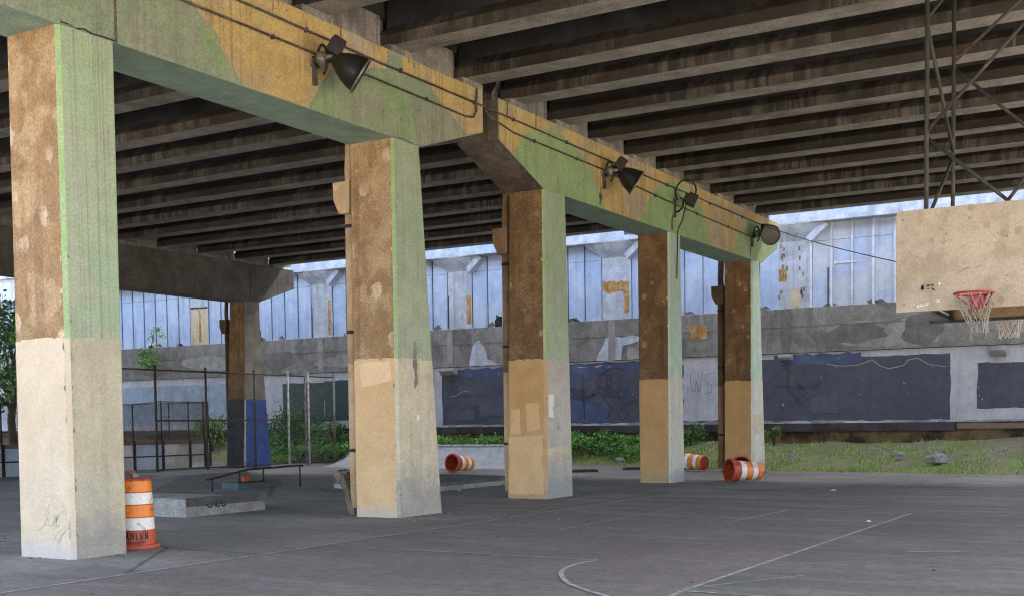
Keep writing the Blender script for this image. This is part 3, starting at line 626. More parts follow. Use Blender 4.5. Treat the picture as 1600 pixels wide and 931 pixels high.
for k, y in enumerate(PY):
    p = MB()
    p.box(XP, XW+.1, y-.62, y+.62, 5.872, 8.42, 'pilaster')
    sd = random.Random(k+3)
    pz = lambda d: (lambda q, z: (XP-d, q, z))
    rp = {4: [(-.1, 6.1, .42, 6.95), (-.4, 6.95, .42, 7.45)], 5: [(-.62, 6.05, -.36, 7.3)], 6: [(-.75+.2, 5.95, -.38, 7.6)], 3: [(.3, 6.9, .58, 7.35)], 2: [(-.4, 6, -.2, 7)]}
    if k == 4:
        sheet(p, jag([(y-.60, 7.0), (y-.60, 7.38), (y+.6, 7.44), (y+.6, 7.02), (y+.2, 6.93)], .05, .1, seed=1), pz(.006), 'rust'); sheet(p, jag([(y-.6, 6.15), (y-.38, 6.1), (y-.34, 7.0), (y-.6, 7.0)], .03, .12, seed=2), pz(.007), 'rust')
    elif k in rp:
        for (a, z0, b, z1) in rp[k]: sheet(p, jag([(y+a, z0), (y+b, z0), (y+b, z1), (y+a, z1)], .03, .12, seed=k), pz(.006), 'rust')
    if k in (5, 6): sheet(p, [(y+.57, 5.9), (y+.615, 5.9), (y+.615, 7.4), (y+.57, 7.3)], pz(.008), 'seam')
    if k == 3:
        sheet(p, jag([(y-.25, 5.9), (y+.2, 5.9), (y+.15, 6.55), (y-.2, 6.6)], .06, .12, seed=8), pz(.008), 'bone')
        for i in range(22): 
            yy, zz = y+sd.choice((.3, -.32, .45))+sd.uniform(-.1, .1), sd.uniform(6.2, 8.2); sheet(p, jag([(yy, zz), (yy+.07, zz), (yy+.06, zz+.16), (yy, zz+.14)], .02, .05, seed=i), pz(.009), 'wall_conc_dark')
    if k == 7:
        sheet(p, jag([(y-.6, 5.9), (y+.6, 5.9), (y+.6, 7.72), (y-.6, 7.75)], .02, .2, seed=8), pz(.005), 'bone'); sheet(p, jag([(y-.12, 6), (y+.05, 6), (y+.02, 7.7), (y-.08, 7.7)], .02, .2, seed=8), pz(.008), 'rust')
        sheet(p, jag([(y-.6, 7.68), (y+.62, 7.7), (y+.62, 7.78), (y-.6, 7.76)], .02, .1, seed=9), pz(.009), 'seam')
    po = p.build('pilaster', up, origin=(XW, y, 5.87))
    c = MB()                     # flared half-round capital
    rings = []
    for (hw, dp, z) in ((.63, .09, 8.36), (.74, .16, 8.47), (.98, .32, 8.63), (1.26, .50, 8.80), (1.34, .56, 8.93)):
        rings.append([(XW-dp*(.35+.65*math.sin(t)) if 0 < i < 12 else XW+.05, y+hw*math.cos(t), z) for i, t in enumerate([math.pi*i/12 for i in range(13)])])
    c.ring(rings, 'pilaster', True, False)
    c.build('capital', po, origin=(XW, y, 8.42))
    b = MB(); b.obox((XW-.22, y-.95, 8.62), (0, -.62, .55), (1, 0, 0), (0, .55, .62), .44, .20, .12, 'pilaster')
    b.build('haunch_bracket', po, origin=(XW-.22, y-.95, 8.62))
f = MB(); 
f.box(XW-.55, XW+.6, YA, YZ, 8.95, 10.15, 'fascia'); f.box(XW-.62, XW-.551, YA, YZ, 8.95, 9.12, 'fascia'); f.box(XW-.75, XW+.6, YA, YZ, 10.151, 10.35, 'fascia'); f.box(XW-.4, XW, YA, YZ, 10.352, 13.6, 'fascia')  # last, tallest box: unseen parapet added to keep sun out of the slot
for i, (y0, y1) in enumerate(((18.6, 20.2), (10.6, 11.4), (26.0, 27.5), (34.2, 35.4))):
    sheet(f, jag([(y0, 9.15), (y1, 9.15), (y1, 9.75), (y0, 9.6)], .08, .15, seed=i), lambda q, z: (XW-.555, q, z), 'wall_blue' if i < 1 else 'siding')
f.build('fascia', up, origin=(XW, 20, 8.95))

# ------------------------------------------------------------------ cap beams
def cap(name, x0, x1, yf, top_poly, label, painter=None, mats=None, haunch_l=None, haunch_r=None, girders=()):
    o = thing(name, ((x0+x1)/2, yf+.5, HC), label, 'beam', 'bridge cap beams')
    b = MB(); front, back, soff, end = mats
    pts = top_poly               # (x, z) anticlockwise seen from the court
    n = len(pts); sides = []
    for i in range(n):
        a, c = pts[i], pts[(i+1) % n]
        if abs(a[1]-HT) < .01 and abs(c[1]-HT) < .01: sides.append('cap_raw')
        elif abs(a[1]-c[1]) < .01: sides.append(soff)
        else: sides.append(end)
    b.prism(pts, 'y', yf, yf+1.0, front, sides)
    if painter: painter(b)
    b.build('beam_body', o)
    for gx in girders:
        p = MB(); p.box(gx-.36, gx+.36, yf+.06, yf+.94, HT+.001, HT+.148, 'pad'); p.build('bearing_pad', o, origin=(gx, yf+.5, HT))
    gs = sorted(girders)
    for a, c in zip(gs, gs[1:]):
        if c-a > 2.6: continue
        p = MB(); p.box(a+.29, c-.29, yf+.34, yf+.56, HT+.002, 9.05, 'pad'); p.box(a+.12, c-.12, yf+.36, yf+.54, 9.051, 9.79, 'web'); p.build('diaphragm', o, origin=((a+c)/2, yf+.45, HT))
    return o
G1 = [20.2-2.4*i for i in range(7)]; G2 = [22.0+2.05*i for i in range(9)]
def crack(b, pts, y, wd, m='mould', sd=1):
    r = random.Random(sd); P = []
    for p, q in zip(pts, pts[1:]):
        p, q = Vector(p), Vector(q); n = max(2, int((q-p).length/.12))
        for k in range(n): P.append(p.lerp(q, k/n)+Vector((r.uniform(-.015, .015), r.uniform(-.02, .02))))
    P.append(Vector(pts[-1]))
    for p, q in zip(P, P[1:]):
        nn = Vector((-(q-p).y, (q-p).x)).normalized()*wd*r.uniform(.25, 1)
        b.poly([(t.x, y, t.y) for t in (p+nn, p-nn, q-nn, q+nn)], m)
def paint1(b):
    crack(b, [(11.45, 8.33), (11.5, 8.1), (11.62, 7.9), (11.63, 7.6)], V0-.010, .012, sd=2)
    crack(b, [(10.25, HC+.03), (11.12, HC+.02)], V0-.010, .014, sd=3)
    crack(b, [(17.36, HC+.03), (18.2, HC+.02)], V0-.010, .007, sd=4)
    cr = random.Random(6)
    for i in range(46):
        x = cr.uniform(11.3, 20.3); z = cr.uniform(7.0, 8.3); s_ = cr.uniform(.01, .03)
        b.poly([(x, V0-.011, z), (x+s_, V0-.011, z+.005), (x+s_*.8, V0-.011, z+s_*1.4), (x+.002, V0-.011, z+s_)], cr.choice(['mould', 'cap_raw', 'pad']))
    for i in range(20):
        x = cr.uniform(12, 20.2); h = cr.uniform(.05, .4); crack(b, [(x, HT-.012), (x+cr.uniform(-.03, .03), HT-h)], V0-.012, .012, 'cap_raw', i)
    put = lambda x, z: (x, V0-.004, z)
    sheet(b, jag([(12.75, 7.62), (13.0, 7.48), (13.12, 7.25), (13.58, 6.83), (15.05, 6.84), (15.35, 7.25), (15.6, 7.55), (15.95, 7.72), (16.6, 7.86), (17.2, 7.98), (17.25, HT-.01), (12.3, HT-.01), (12.4, 7.9)], .012, .3, seed=1), put, 'cap_yellow')
    sheet(b, jag([(12.55, 7.45), (12.98, 7.45), (13.1, 7.25), (13.5, 6.85), (13.25, 6.83)], .01, .3, seed=2), lambda x, z: (x, V0-.002, z), 'cap_green')
    sheet(b, jag([(15.05, 6.84), (15.35, 7.22), (15.62, 7.52), (16.0, 7.7), (16.6, 7.86), (17.2, 7.98), (17.7, 7.75), (18.0, 7.3), (18.15, 6.84)], .012, .3, seed=3), put, 'cap_green')
    sheet(b, jag([(17.7, 8.0), (18.4, 8.1), (19.1, 7.72), (19.7, 7.42), (19.85, 7.36), (20.43, 7.545), (20.43, HT-.01), (17.7, HT-.01)], .012, .3, seed=4), put, 'cap_yellow')
capA = cap('cap_beam', 1.5, 20.45, V0, [(1.5, HC), (18.22, HC), (20.45, 7.53), (20.45, HT), (1.5, HT)], 'near cap beam painted sage with a yellow patch, above the two nearest columns', paint1,
           ('cap_sage', 'cap_raw', 'cap_teal', 'cap_teal'), girders=G1)
j = MB(); j.box(11.12, 11.16, V0-.012, V0-.001, HC+.002, HT-.01, 'cap_raw'); j.build('joint_strip', capA, origin=(11.14, V0, HC))
def paint2(b):
    cr = random.Random(9)
    for i in range(60):
        x = cr.uniform(21.2, 39); z = cr.uniform(7.0, 8.3); s_ = cr.uniform(.012, .04)
        b.poly([(x, V0-.011, z), (x+s_, V0-.011, z+.005), (x+s_*.8, V0-.011, z+s_*1.4), (x+.002, V0-.011, z+s_)], cr.choice(['mould', 'cap_raw', 'pad']))
    for i in range(34):
        x = cr.uniform(21.3, 39); h = cr.uniform(.05, .4); crack(b, [(x, HT-.012), (x+cr.uniform(-.03, .03), HT-h)], V0-.012, .014, 'cap_raw', i)
    for x in (30.35, 36.75, 25.9): crack(b, [(x-.1, 7.3), (x-.16, 6.9)], V0-.0125, .09, 'cap_grey', int(x))
    put = lambda x, z: (x, V0-.004, z)
    xa, xb = 21.05, 39.45
    circ = [(21.7, 7.27), (21.75, 7.45), (22.05, 7.78), (22.5, 8.02), (23.1, 8.15), (23.8, 8.17), (24.4, 8.06), (24.9, 7.85), (25.35, 7.55), (25.7, 7.25), (25.95, 6.95), (26.05, HC+.01), (22.95, HC+.01)]
    sheet(b, jag([(xa+.01, 7.53), (21.7, 7.27), (21.75, 7.45), (22.05, 7.78), (22.5, 8.02), (23.1, 8.15), (23.8, 8.17), (24.4, 8.06), (24.9, 7.85), (25.35, 7.55), (25.7, 7.25), (25.95, 6.95), (26.05, HC+.01),
               (28.05, HC+.01), (28.3, 7.1), (28.7, 7.5), (29.3, 7.95), (30.0, 8.2), (30.9, 8.24), (31.6, 8.15), (32.3, 7.9), (32.9, 7.4), (33.15, 6.95), (33.2, HC+.01), (35.0, HC+.01), (35.4, 7.4), (36.1, 7.95), (37.0, 8.1), (xb-.01, 8.05), (xb-.01, HT-.01), (xa+.01, HT-.01)], .012, .35, seed=5), put, 'cap_yellow')
capB = cap('cap_beam', 21.05, 39.45, V0, [(21.05, 7.52), (22.95, HC), (37.75, HC), (39.45, 7.5), (39.45, HT), (21.05, HT)], 'cap beam with yellow band and green domes above the third, fourth and fifth columns', paint2,
           ('dome_green', 'cap_raw', 'cap_teal', 'cap_raw'), girders=G2)
capC = cap('cap_beam', 21.05, 39.3, VB, [(21.05, 7.52), (22.95, HC), (37.1, HC), (39.3, 7.56), (39.3, HT), (21.05, HT)], 'bare dark grey cap beam far left on the blue-banded column', None,
           ('cap_grey', 'cap_grey', 'cap_grey', 'cap_grey'), girders=G2)
j = MB(); j.box(36.6, 36.95, VB-.05, VB-.001, HC+.002, HT-.01, 'cap_grey'); j.build('pilaster_strip', capC, origin=(36.8, VB, HC))
for gx in (28.15, 32.2, 36.35, 38.9):
    p = MB(); p.box(gx-.2, gx+.25, VB-.012, VB+.3, HT+.15, HT+.23, 'leaf_light'); p.build('moss_pad', capC, origin=(gx, VB, HT+.15))

# ------------------------------------------------------------------ columns
def column(u, yf, wt, wb, dt, db, zb, mats, label, extra=None, cut=None, dleft=0):
    """mats: upper -X, upper -Y, lower -X, lower -Y, corner upper, corner lower"""
    b = MB(); ch = .05
    def oct_(z, e=0):
        t = z/HC; wd = wb+(wt-wb)*t; d = db+(dt-db)*t
        x0, x1, y0, y1 = u-e-dleft*(1-t), u+wd+e, yf-e, yf+d+e
        return [(x0+ch, y0, z), (x1-ch, y0, z), (x1, y0+ch, z), (x1, y1-ch, z), (x1-ch, y1, z), (x0+ch, y1, z), (x0, y1-ch, z), (x0, y0+ch, z)]
    # side i runs between corner i and i+1: 0 front, 2 right, 4 back, 6 left; 1,3,5,7 chamfers
    up_m = [mats[1], mats[1], mats[1], mats[0], mats[0], mats[0], mats[0], mats[4]]
    lo_m = [mats[3], mats[3], mats[3], mats[2], mats[2], mats[2], mats[2], mats[5]]
    A, B = oct_(-.02), oct_(HC-.002)
    for i in range(8):
        k = (i+1) % 8; b.poly([A[i], A[k], B[k], B[i]], up_m[i])
    r = random.Random(int(u*10)); e = .004
    lowring = oct_(-.02, e)
    for i in range(8):
        k = (i+1) % 8; n = 9 if i % 2 == 0 else 1
        tops = []
        for q in range(n+1):
            rr = random.Random(int(u*100)+((i*31+q) if 0 < q < n else (900+(i if q == 0 else k))))
            z = zb+rr.uniform(-.010, .010); O = oct_(z, e)
            tops.append(Vector(O[i]).lerp(Vector(O[k]), q/n))
        for q in range(n):
            b.poly([Vector(lowring[i]).lerp(Vector(lowring[k]), q/n), Vector(lowring[i]).lerp(Vector(lowring[k]), (q+1)/n), tops[q+1], tops[q]], lo_m[i])
    cr = random.Random(int(u*7))
    for i in range(30):          # knocks and spalls along the arris
        z = cr.choice([cr.uniform(.05, .6), cr.uniform(.1, 2.7), cr.uniform(.3, 6.5)]); h = cr.uniform(.03, .16)*(1 if z < 3 else .7); wd = cr.uniform(.012, .04)
        t = z/HC; xl = u-dleft*(1-t); m_ = cr.choice(['conc_mid', 'khaki', 'grey_col', 'bone'])
        if cr.random() < .5: sheet(b, [(xl+ch-.004, z), (xl+ch+wd, z+h*.3), (xl+ch+wd*.7, z+h*.7), (xl+ch-.004, z+h)], lambda x, q: (x, yf-.0072-.00015*i, q), m_)
        else: sheet(b, [(yf+ch-.004, z), (yf+ch+wd, z+h*.3), (yf+ch+wd*.7, z+h*.7), (yf+ch-.004, z+h)], lambda y, q: (xl-.0075-.00015*i-(dleft/HC)*abs(h), y, q), m_)
    for i in range(9):           # roller marks running over the paint line
        h = cr.uniform(.006, .026); wd = cr.uniform(.08, .24); xx = cr.uniform(u+.07, u+wt-.25); yy = cr.uniform(yf+.07, yf+dt-.27); dn = cr.uniform(.02, .3)
        if zb < 3.05 or u < 30:
            sheet(b, jag([(xx, zb-.03), (xx+wd, zb-.03), (xx+wd, zb+h), (xx, zb+h*.8)], .006, .05, seed=i), lambda x, q: (x, yf-.0052-.0001*i, q), mats[3])
            sheet(b, jag([(yy, zb-.03), (yy+wd, zb-.03), (yy+wd, zb+h), (yy, zb+h*.8)], .006, .05, seed=i+50), lambda y, q: (u-dleft-.0053-.0001*i, y, q), mats[2])
        if i < 5: sheet(b, [(xx, zb+.01), (xx+.012, zb+.01), (xx+.009, zb-dn), (xx+.004, zb-dn*.97)], lambda x, q: (x, yf-.0066-.0001*i, q), mats[1])
    if extra: extra(b)
    o = b.build('concrete_column', origin=(u, yf, 0))
    return tag(o, label, 'column', 'painted columns under the bridge' if yf < 20 else 'far columns')
fy = lambda d=.009: (lambda x, z: (x, V0-d, z))
def fx(u, d=.009): return lambda y, z: (u-d, y, z)
U = [10.2, 17.36, 22.95, 30.0, 36.82]
def marks1(b):
    r = random.Random(4)
    for i in range(26):          # scuffed pen scribbles near the foot
        y = r.uniform(V0+.1, V0+.8); z = r.uniform(.35, .95); a = r.uniform(-1.2, 1.2); l = r.uniform(.1, .3)
        p0 = Vector((y, z)); pm = Vector((y+l*.5*math.cos(a)+r.uniform(-.06, .06), z+l*.5*math.sin(a)+.05)); p1 = Vector((y+l*math.cos(a), z+l*math.sin(a)))
        for q, w_ in ((p0, pm), (pm, p1)):
            n = Vector((-(w_-q).y, (w_-q).x)).normalized()*.0035
            if V0+.06 < min(q.x, w_.x) and max(q.x, w_.x) < V0+.95: b.poly([(U[0]-.006, *(q+n)), (U[0]-.006, *(q-n)), (U[0]-.006, *(w_-n)), (U[0]-.006, *(w_+n))], 'khaki')
    for i in range(46):
        x = r.uniform(U[0]+.08, U[0]+.55); z = r.uniform(.35, 1.0); a = r.uniform(-1.3, 1.3); l = r.uniform(.08, .26)
        p0 = Vector((x, z)); p1 = Vector((x+l*math.cos(a), z+l*math.sin(a)))
        n = Vector((-(p1-p0).y, (p1-p0).x)).normalized()*.004
        if p1.x < U[0]+.82 and p1.x > U[0]+.06: b.poly([(q.x, V0-.006, q.y) for q in (p0+n, p0-n, p1-n, p1+n)], 'grey_paint')
def marks2(b):
    put = fy()
    sheet(b, jag([(U[1]+.5, 2.9), (U[1]+.62, 2.9), (U[1]+.66, 2.45), (U[1]+.55, 2.35)], .03, .1, seed=1), put, 'grey_col')
    sheet(b, jag([(U[1]+.5, 2.9), (U[1]+.62, 2.9), (U[1]+.6, 3.25), (U[1]+.54, 3.2)], .02, .1, seed=2), put, 'grey_col')
    sheet(b, jag([(U[1]+.58, 1.75), (U[1]+.68, 1.78), (U[1]+.66, 1.88), (U[1]+.6, 1.87)], .02, .04, seed=2), put, 'white_mark')
    sheet(b, jag([(13.0, 2.45), (13.4, 2.4), (13.42, 2.83), (12.75, 2.85), (12.72, 2.5)], .02, .15, seed=7), fx(U[1], .007), 'tan_light')
def marks3(b):
    put = fy()
    sheet(b, jag([(U[2]+.1, 2.32), (U[2]+.36, 2.34), (U[2]+.34, 1.8), (U[2]+.14, 1.82)], .02, .1, seed=3), put, 'white_mark')
    sheet(b, jag([(U[2]+.24, 1.72), (U[2]+.28, 1.72), (U[2]+.27, 1.56), (U[2]+.24, 1.56)], .01, .1, seed=4), put, 'white_mark')
    sheet(b, jag([(U[2]+.55, 1.6), (U[2]+.6, 1.62), (U[2]+.58, 1.5)], .01, .1, seed=4), put, 'black_mark')
    sheet(b, jag([(U[2]+.06, 1.1), (U[2]+1.13, 1.18), (U[2]+1.14, .84), (U[2]+.06, .84)], .02, .15, seed=5), put, 'bone')
    px = fx(U[2], .007)
    sheet(b, jag([(13.25, 1.45), (13.52, 1.45), (13.5, 2.0), (13.26, 2.02)], .015, .2, seed=5), px, 'ochre_light')
    sheet(b, jag([(12.75, 1.55), (13.08, 1.5), (13.1, 2.14), (12.78, 2.13)], .015, .2, seed=6), px, 'ochre_light')
    sheet(b, jag([(12.68, .1), (13.56, .1), (13.56, 1.38), (12.7, 1.42)], .02, .25, seed=8), px, 'ochre_light')
def marks5(b):
    put = fy()
    sheet(b, jag([(U[4]+.06, 1.85), (U[4]+1.0, 1.85), (U[4]+1.0, 2.9), (U[4]+.06, 2.9)], .02, .2, seed=3), put, 'pale_paint')
    sheet(b, jag([(U[4]+.06, 1.25), (U[4]+1.0, 1.25), (U[4]+1.0, 1.9), (U[4]+.06, 1.9)], .03, .2, seed=4), fy(.011), 'bone')
c1 = column(U[0], V0, .93, .90, 1.02, 1.08, 2.86, ('brown', 'green_striped', 'cream', 'khaki', 'green_edge', 'cream'), 'nearest column, cream and khaki below brown and streaked sage paint', marks1)
c2 = column(U[1], V0, .86, 1.42, 1.0, 1.0, 2.89, ('brown', 'green', 'tan', 'bone', 'green_edge', 'bone'), 'second nearest column, tan and bone below mottled brown, flaring at its foot', marks2)
c3 = column(U[2], V0, 1.05, 1.28, .9, 1.03, 3.1, ('brown_dim', 'green', 'tan_dim', 'grey_paint', 'green_edge', 'tan_dim'), 'third column with grey painted foot, white daub and brown left face', marks3, dleft=.0)
c4 = column(U[3], V0, .82, 1.04, .95, .92, 2.84, ('brown_dim', 'mint', 'tan_dim', 'pale_paint', 'mint', 'pale_paint'), 'fourth column, shaded brown and tan beside a narrow pale mint face', None)
c5 = column(U[4], V0, .75, 1.3, .95, .95, 2.97, ('brown_dim', 'mint', 'tan_dim', 'pale_paint', 'mint', 'pale_paint'), 'farthest painted column next to the toppled barrels', marks5)
c6 = column(36.3, VB, .8, 1.35, .9, 1.05, 2.8, ('brown_dim', 'grey_col', 'band_dark', 'band_blue', 'grey_col', 'pale_paint'), 'far column with royal blue and navy foot behind the fence', None, dleft=.25)

# ------------------------------------------------------------------ deck and girders
XD0, XD1, YD0, YD1 = 4.0, 39.5, -8.5, 56.0
dk = thing('bridge_deck', ((XD0+XD1)/2, 20, 9.8), 'concrete bridge deck overhead carried by the girders', 'deck')
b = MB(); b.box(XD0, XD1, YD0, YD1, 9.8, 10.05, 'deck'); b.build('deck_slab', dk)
for nm, x in (('parapet', XD1-.25), ('parapet', XD0)):
    b = MB(); b.box(x, x+.25, YD0, YD1, 10.051, 10.25, 'soffit'); b.build(nm, dk, origin=(x, 20, 10.05))
def girder(x, y0, y1, label, group):
    b = MB(); z0, z1 = 8.5, 9.799
    prof = [(-.28, z0), (.28, z0), (.28, z0+.2), (.09, z0+.4), (.09, z1-.28), (.24, z1-.16), (.24, z1), (-.24, z1), (-.24, z1-.16), (-.09, z1-.28), (-.09, z0+.4), (-.28, z0+.2)]
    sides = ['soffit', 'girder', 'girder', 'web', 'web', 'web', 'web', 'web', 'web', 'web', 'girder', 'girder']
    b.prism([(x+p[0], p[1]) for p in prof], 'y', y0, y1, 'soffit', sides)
    return tag(b.build('bridge_girder', origin=(x, (y0+y1)/2, z0)), label, 'girder', group)
for n, x in enumerate(sorted(G1+G2, reverse=True)):
    nm = ORD[n]
    end = ' from the far deck edge' if n else ''
    lab = ('outermost girder' if n == 0 else nm+' girder in')
    girder(x, YD0+.2, V0+.34, f'{lab}{end} over the basketball court' if n else 'outermost girder at the far deck edge over the basketball court', 'girders over the court')
    girder(x, V0+.56, VB+.34, f'{lab}{end} behind the painted cap beams' if n else 'outermost girder at the far deck edge behind the painted cap beams', 'girders behind the cap beams')

# ------------------------------------------------------------------ drainpipes
def drainpipe(x, y0, y1, hz, mup, mlo, label, top=HC+.3):
    o = thing('drainpipe', (x, (y0+y1)/2, 0), label, 'drainpipe', 'drainpipes on the columns')
    w_ = y1-y0; b = MB(); cx_ = x
    b.tube([(cx_, (y0+y1)/2, .15), (cx_, (y0+y1)/2, 2.85)], w_/2, mlo, 12); b.tube([(cx_, (y0+y1)/2, 2.851), (cx_, (y0+y1)/2, hz-.25)], w_/2, mup, 12); b.build('pipe', o)
    b = MB(); yc = (y0+y1)/2
    b.prism([(yc-w_*.55, hz-.3), (yc+w_*.55, hz-.3), (yc+w_*1.1, hz-.05), (yc+w_*1.15, hz+.28), (yc-w_*.6, hz+.28)], 'x', cx_-.2, cx_+.2, mup); b.build('leader_head', o, origin=(cx_, yc, hz))
    b = MB(); b.tube([(cx_, yc, hz+.2), (cx_, yc+.02, hz+.5), (cx_, yc-.03, top)], w_*.4, mup, 10); b.build('inlet_pipe', o, origin=(cx_, yc, hz))
    for z in (hz-.55, 3.4, 1.2):
        b = MB(); b.lathe([(w_*.56, 0), (w_*.56, .06)], 'lamp_black', (cx_, yc, z), n=12, cap=True); b.build('pipe_clamp', o, origin=(cx_, yc, z))
drainpipe(U[1]+.25, 13.66, 13.88, 5.9, 'pipe_tan', 'pipe_tan', 'tan drainpipe with a leader head on the second column')
drainpipe(U[2]+.25, 13.6, 13.82, 5.8, 'pipe_brown', 'pipe_tan', 'brown drainpipe with a leader head on the third column')
drainpipe(U[4]+.25, 13.62, 13.86, 5.8, 'pipe_dark', 'pipe_brown', 'dark drainpipe with a leader head on the fifth column', HC+.8)
drainpipe(36.5, 35.05, 35.25, 5.85, 'pipe_dark', 'pipe_dark', 'black drainpipe with a leader head on the blue-banded column')

# ------------------------------------------------------------------ conduits and cables on the beams
def run(name, pts, r, label, cat, clips=()):
    o = thing(name, pts[0], label, cat)
    b = MB(); b.tube(pts, r, 'conduit', 7); b.build('pipe', o)
    for p in clips:
        c = MB(); c.box(p[0]-.015, p[0]+.015, p[1]-r*1.3, V0-.006, p[2]-.035, p[2]+.035, 'conduit'); c.build('clip', o, origin=p)
YC = V0-.045
run('conduit', [(1.6, YC, 8.06), (14, YC, 8.06), (16.9, YC, 8.03), (20.25, YC, 8.04)], .02, 'upper conduit along the near sage and yellow cap beam', 'conduit', [(x, YC, 8.05) for x in (3, 6, 9, 12, 15, 17.6, 20.1)])
run('conduit', [(1.6, YC, 7.72), (15.1, YC, 7.73), (17.3, YC, 7.72), (19.75, YC, 7.70), (20.02, YC, 7.74), (20.14, YC, 7.88), (20.16, YC, 8.33)], .02, 'lower conduit along the near cap beam bending up at its end', 'conduit', [(x, YC, 7.725) for x in (3, 6, 9, 12, 14.2, 16.5, 18.4)])
run('conduit', [(20.62, YC+.1, 8.4), (20.62, YC+.1, 8.05), (20.74, YC+.06, 7.9), (21.0, YC, 7.84), (21.6, YC, 7.76), (25.8, YC, 7.75), (28, YC, 7.66), (30.2, YC, 7.6), (33, YC, 7.57), (36.9, YC, 7.53)], .018, 'lower conduit along the green domed cap beam', 'conduit', [(x, YC, z) for x, z in ((22.5, 7.76), (24.5, 7.75), (27, 7.7), (29, 7.63), (32, 7.58), (34.5, 7.56))])
run('conduit', [(20.25, YC, 8.04), (21.0, YC-.01, 8.03), (25.5, YC, 8.02), (31.6, YC, 8.04), (37.7, YC, 8.05)], .018, 'upper conduit along the green domed cap beam', 'conduit', [(x, YC, 8.03) for x in (21.6, 24, 27, 29.8, 33, 35.8)])
a, b_ = Vector((37.7, YC, 8.05)), Vector((19.94, 3.5, 4.0))
pts = [tuple(a.lerp(b_, t)-Vector((0, 0, .10*4*t*(1-t)))) for t in [i/16 for i in range(17)]]
o = thing('overhead_cable', a, 'black cable strung from the last floodlight to the basketball frame', 'cable')
b = MB(); b.tube(pts, .009, 'wire', 6); b.build('cable', o)

# ------------------------------------------------------------------ floodlights
def floodlight(loc, axis, label, big=1.0):
    x, y, z = loc; o = thing('floodlight', loc, label, 'floodlight', 'floodlights on the cap beams')
    ax = Vector(axis).normalized()
    b = MB(); b.box(x-.035, x+.035, y-.06, y-.005, z-.3, z+.16, 'conduit'); b.box(x-.09, x+.09, y-.05, y-.006, z-.02, z+.12, 'lamp_grey'); b.build('wall_bracket', o)
    b = MB(); loop = []
    for i in range(17):
        t = R(-80+i*18); loop.append((x+.04, y-.16-.10*math.cos(t)*1.0, z+.10+.24*math.sin(t)))
    b.tube(loop, .022, 'lamp_black', 7); b.build('cable_loop', o, origin=(x, y-.2, z))
    b = MB(); b.lathe([(.05, 0), (.11, .02), (.12, .1), (.08, .16)], 'lamp_grey', (x, y-.12, z+.1), (0, -1, 0), 16, True); b.tube([(x, y-.05, z+.1), (x+.0, y-.52, z+.11)], .04, 'lamp_grey', 9); b.tube([(x, y-.06, z+.03), (x, y-.5, z+.04)], .03, 'lamp_black', 8); b.build('arm', o, origin=(x, y-.1, z))
    c = Vector((x+.02, y-.46, z+.24))
    side = ax.cross(Vector((0, 0, 1))).normalized(); upv = side.cross(ax)
    b = MB(); q = c
    b.obox(q, side, ax, upv, .12, .11, .14, 'lamp_black'); b.obox(q+upv*.143, side, ax, upv, .09, .08, .012, 'lamp_black')
    for k in (-.07, -.035, 0, .035, .07): b.obox(q+side*k-ax*.113, side, ax, upv, .006, .012, .11, 'lamp_black')
    b.build('ballast_housing', o, origin=q)
    ap = Vector((x+.02, y-.44, z+.07))
    b = MB(); b.lathe([(.0, -.05), (.08, -.05), (.10, 0), (.15, .07), (.205, .16), (.25, .27), (.28, .38), (.295, .46), (.31, .465), (.31, .49), (.285, .49), (.27, .38), (.19, .16), (.09, .02)], 'lamp_black', ap, ax, 28); r_ = b.build('reflector_shade', o, origin=ap)
    b = MB(); b.lathe([(.312, .462), (.322, .468), (.322, .492), (.305, .496)], 'lamp_grey', ap, ax, 28); b.build('rim_band', r_, origin=ap)
    b = MB(); b.lathe([(.0, .487), (.15, .484), (.28, .474)], 'lens', ap, ax, 28); b.build('glass_lens', r_, origin=ap)
    return o
floodlight((15.2, V0, 7.52), (.56, -.58, -.50), 'largest black floodlight, on the near cap beam by the yellow patch')
floodlight((25.94, V0, 7.6), (.42, -.62, -.50), 'black floodlight on the cap beam above the gap after the third column')
floodlight((36.75, V0, 7.52), (-.72, -.62, -.20), 'round floodlight with its lens facing us at the far end of the beam')
x, y, z = 30.36, V0, 7.7
o = thing('box_floodlight', (x, y, z), 'small square floodlight under a looped cable above the fourth column', 'floodlight')
b = MB(); b.box(x-.03, x+.03, y-.06, y-.005, z-.45, z+.05, 'conduit'); b.build('wall_bracket', o)
b = MB(); b.tube([(x, y-.05, z-.3)]+[(x+.02, y-.2+.16*math.cos(R(t)), z-.1+.22*math.sin(R(t))) for t in range(-90, 91, 20)][::-1][:0]+[(x, y-.14, z-.3), (x, y-.25, z-.2), (x, y-.28, z-.02), (x, y-.2, z+.06)], .03, 'lamp_black', 8); b.build('arm', o)
b = MB(); b.tube([(x, y-.1, z+.02)]+[(x+.02, y-.36-.28*math.cos(R(t)), z+.25+.28*math.sin(R(t))) for t in range(200, -41, -20)][::-1][:0]+[(x+.02, y-.34+.3*math.cos(R(t)), z+.22+.32*math.sin(R(t))) for t in range(-20, 201, 20)], .022, 'lamp_black', 7); b.build('cable_loop', o)
ax = Vector((.35, -.75, -.4)).normalized(); sd = ax.cross(Vector((0, 0, 1))).normalized(); uv = sd.cross(ax); c = Vector((x+.05, y-.5, z-.02))
b = MB(); b.obox(c, sd, ax, uv, .2, .13, .15, 'lamp_black'); b.obox(c-ax*.17, sd, ax, uv, .12, .05, .1, 'lamp_black'); h = b.build('lamp_housing', o, origin=c)
b = MB(); b.obox(c+ax*.136, sd, ax, uv, .165, .006, .115, 'lamp_grey'); b.build('glass_lens', h, origin=c)
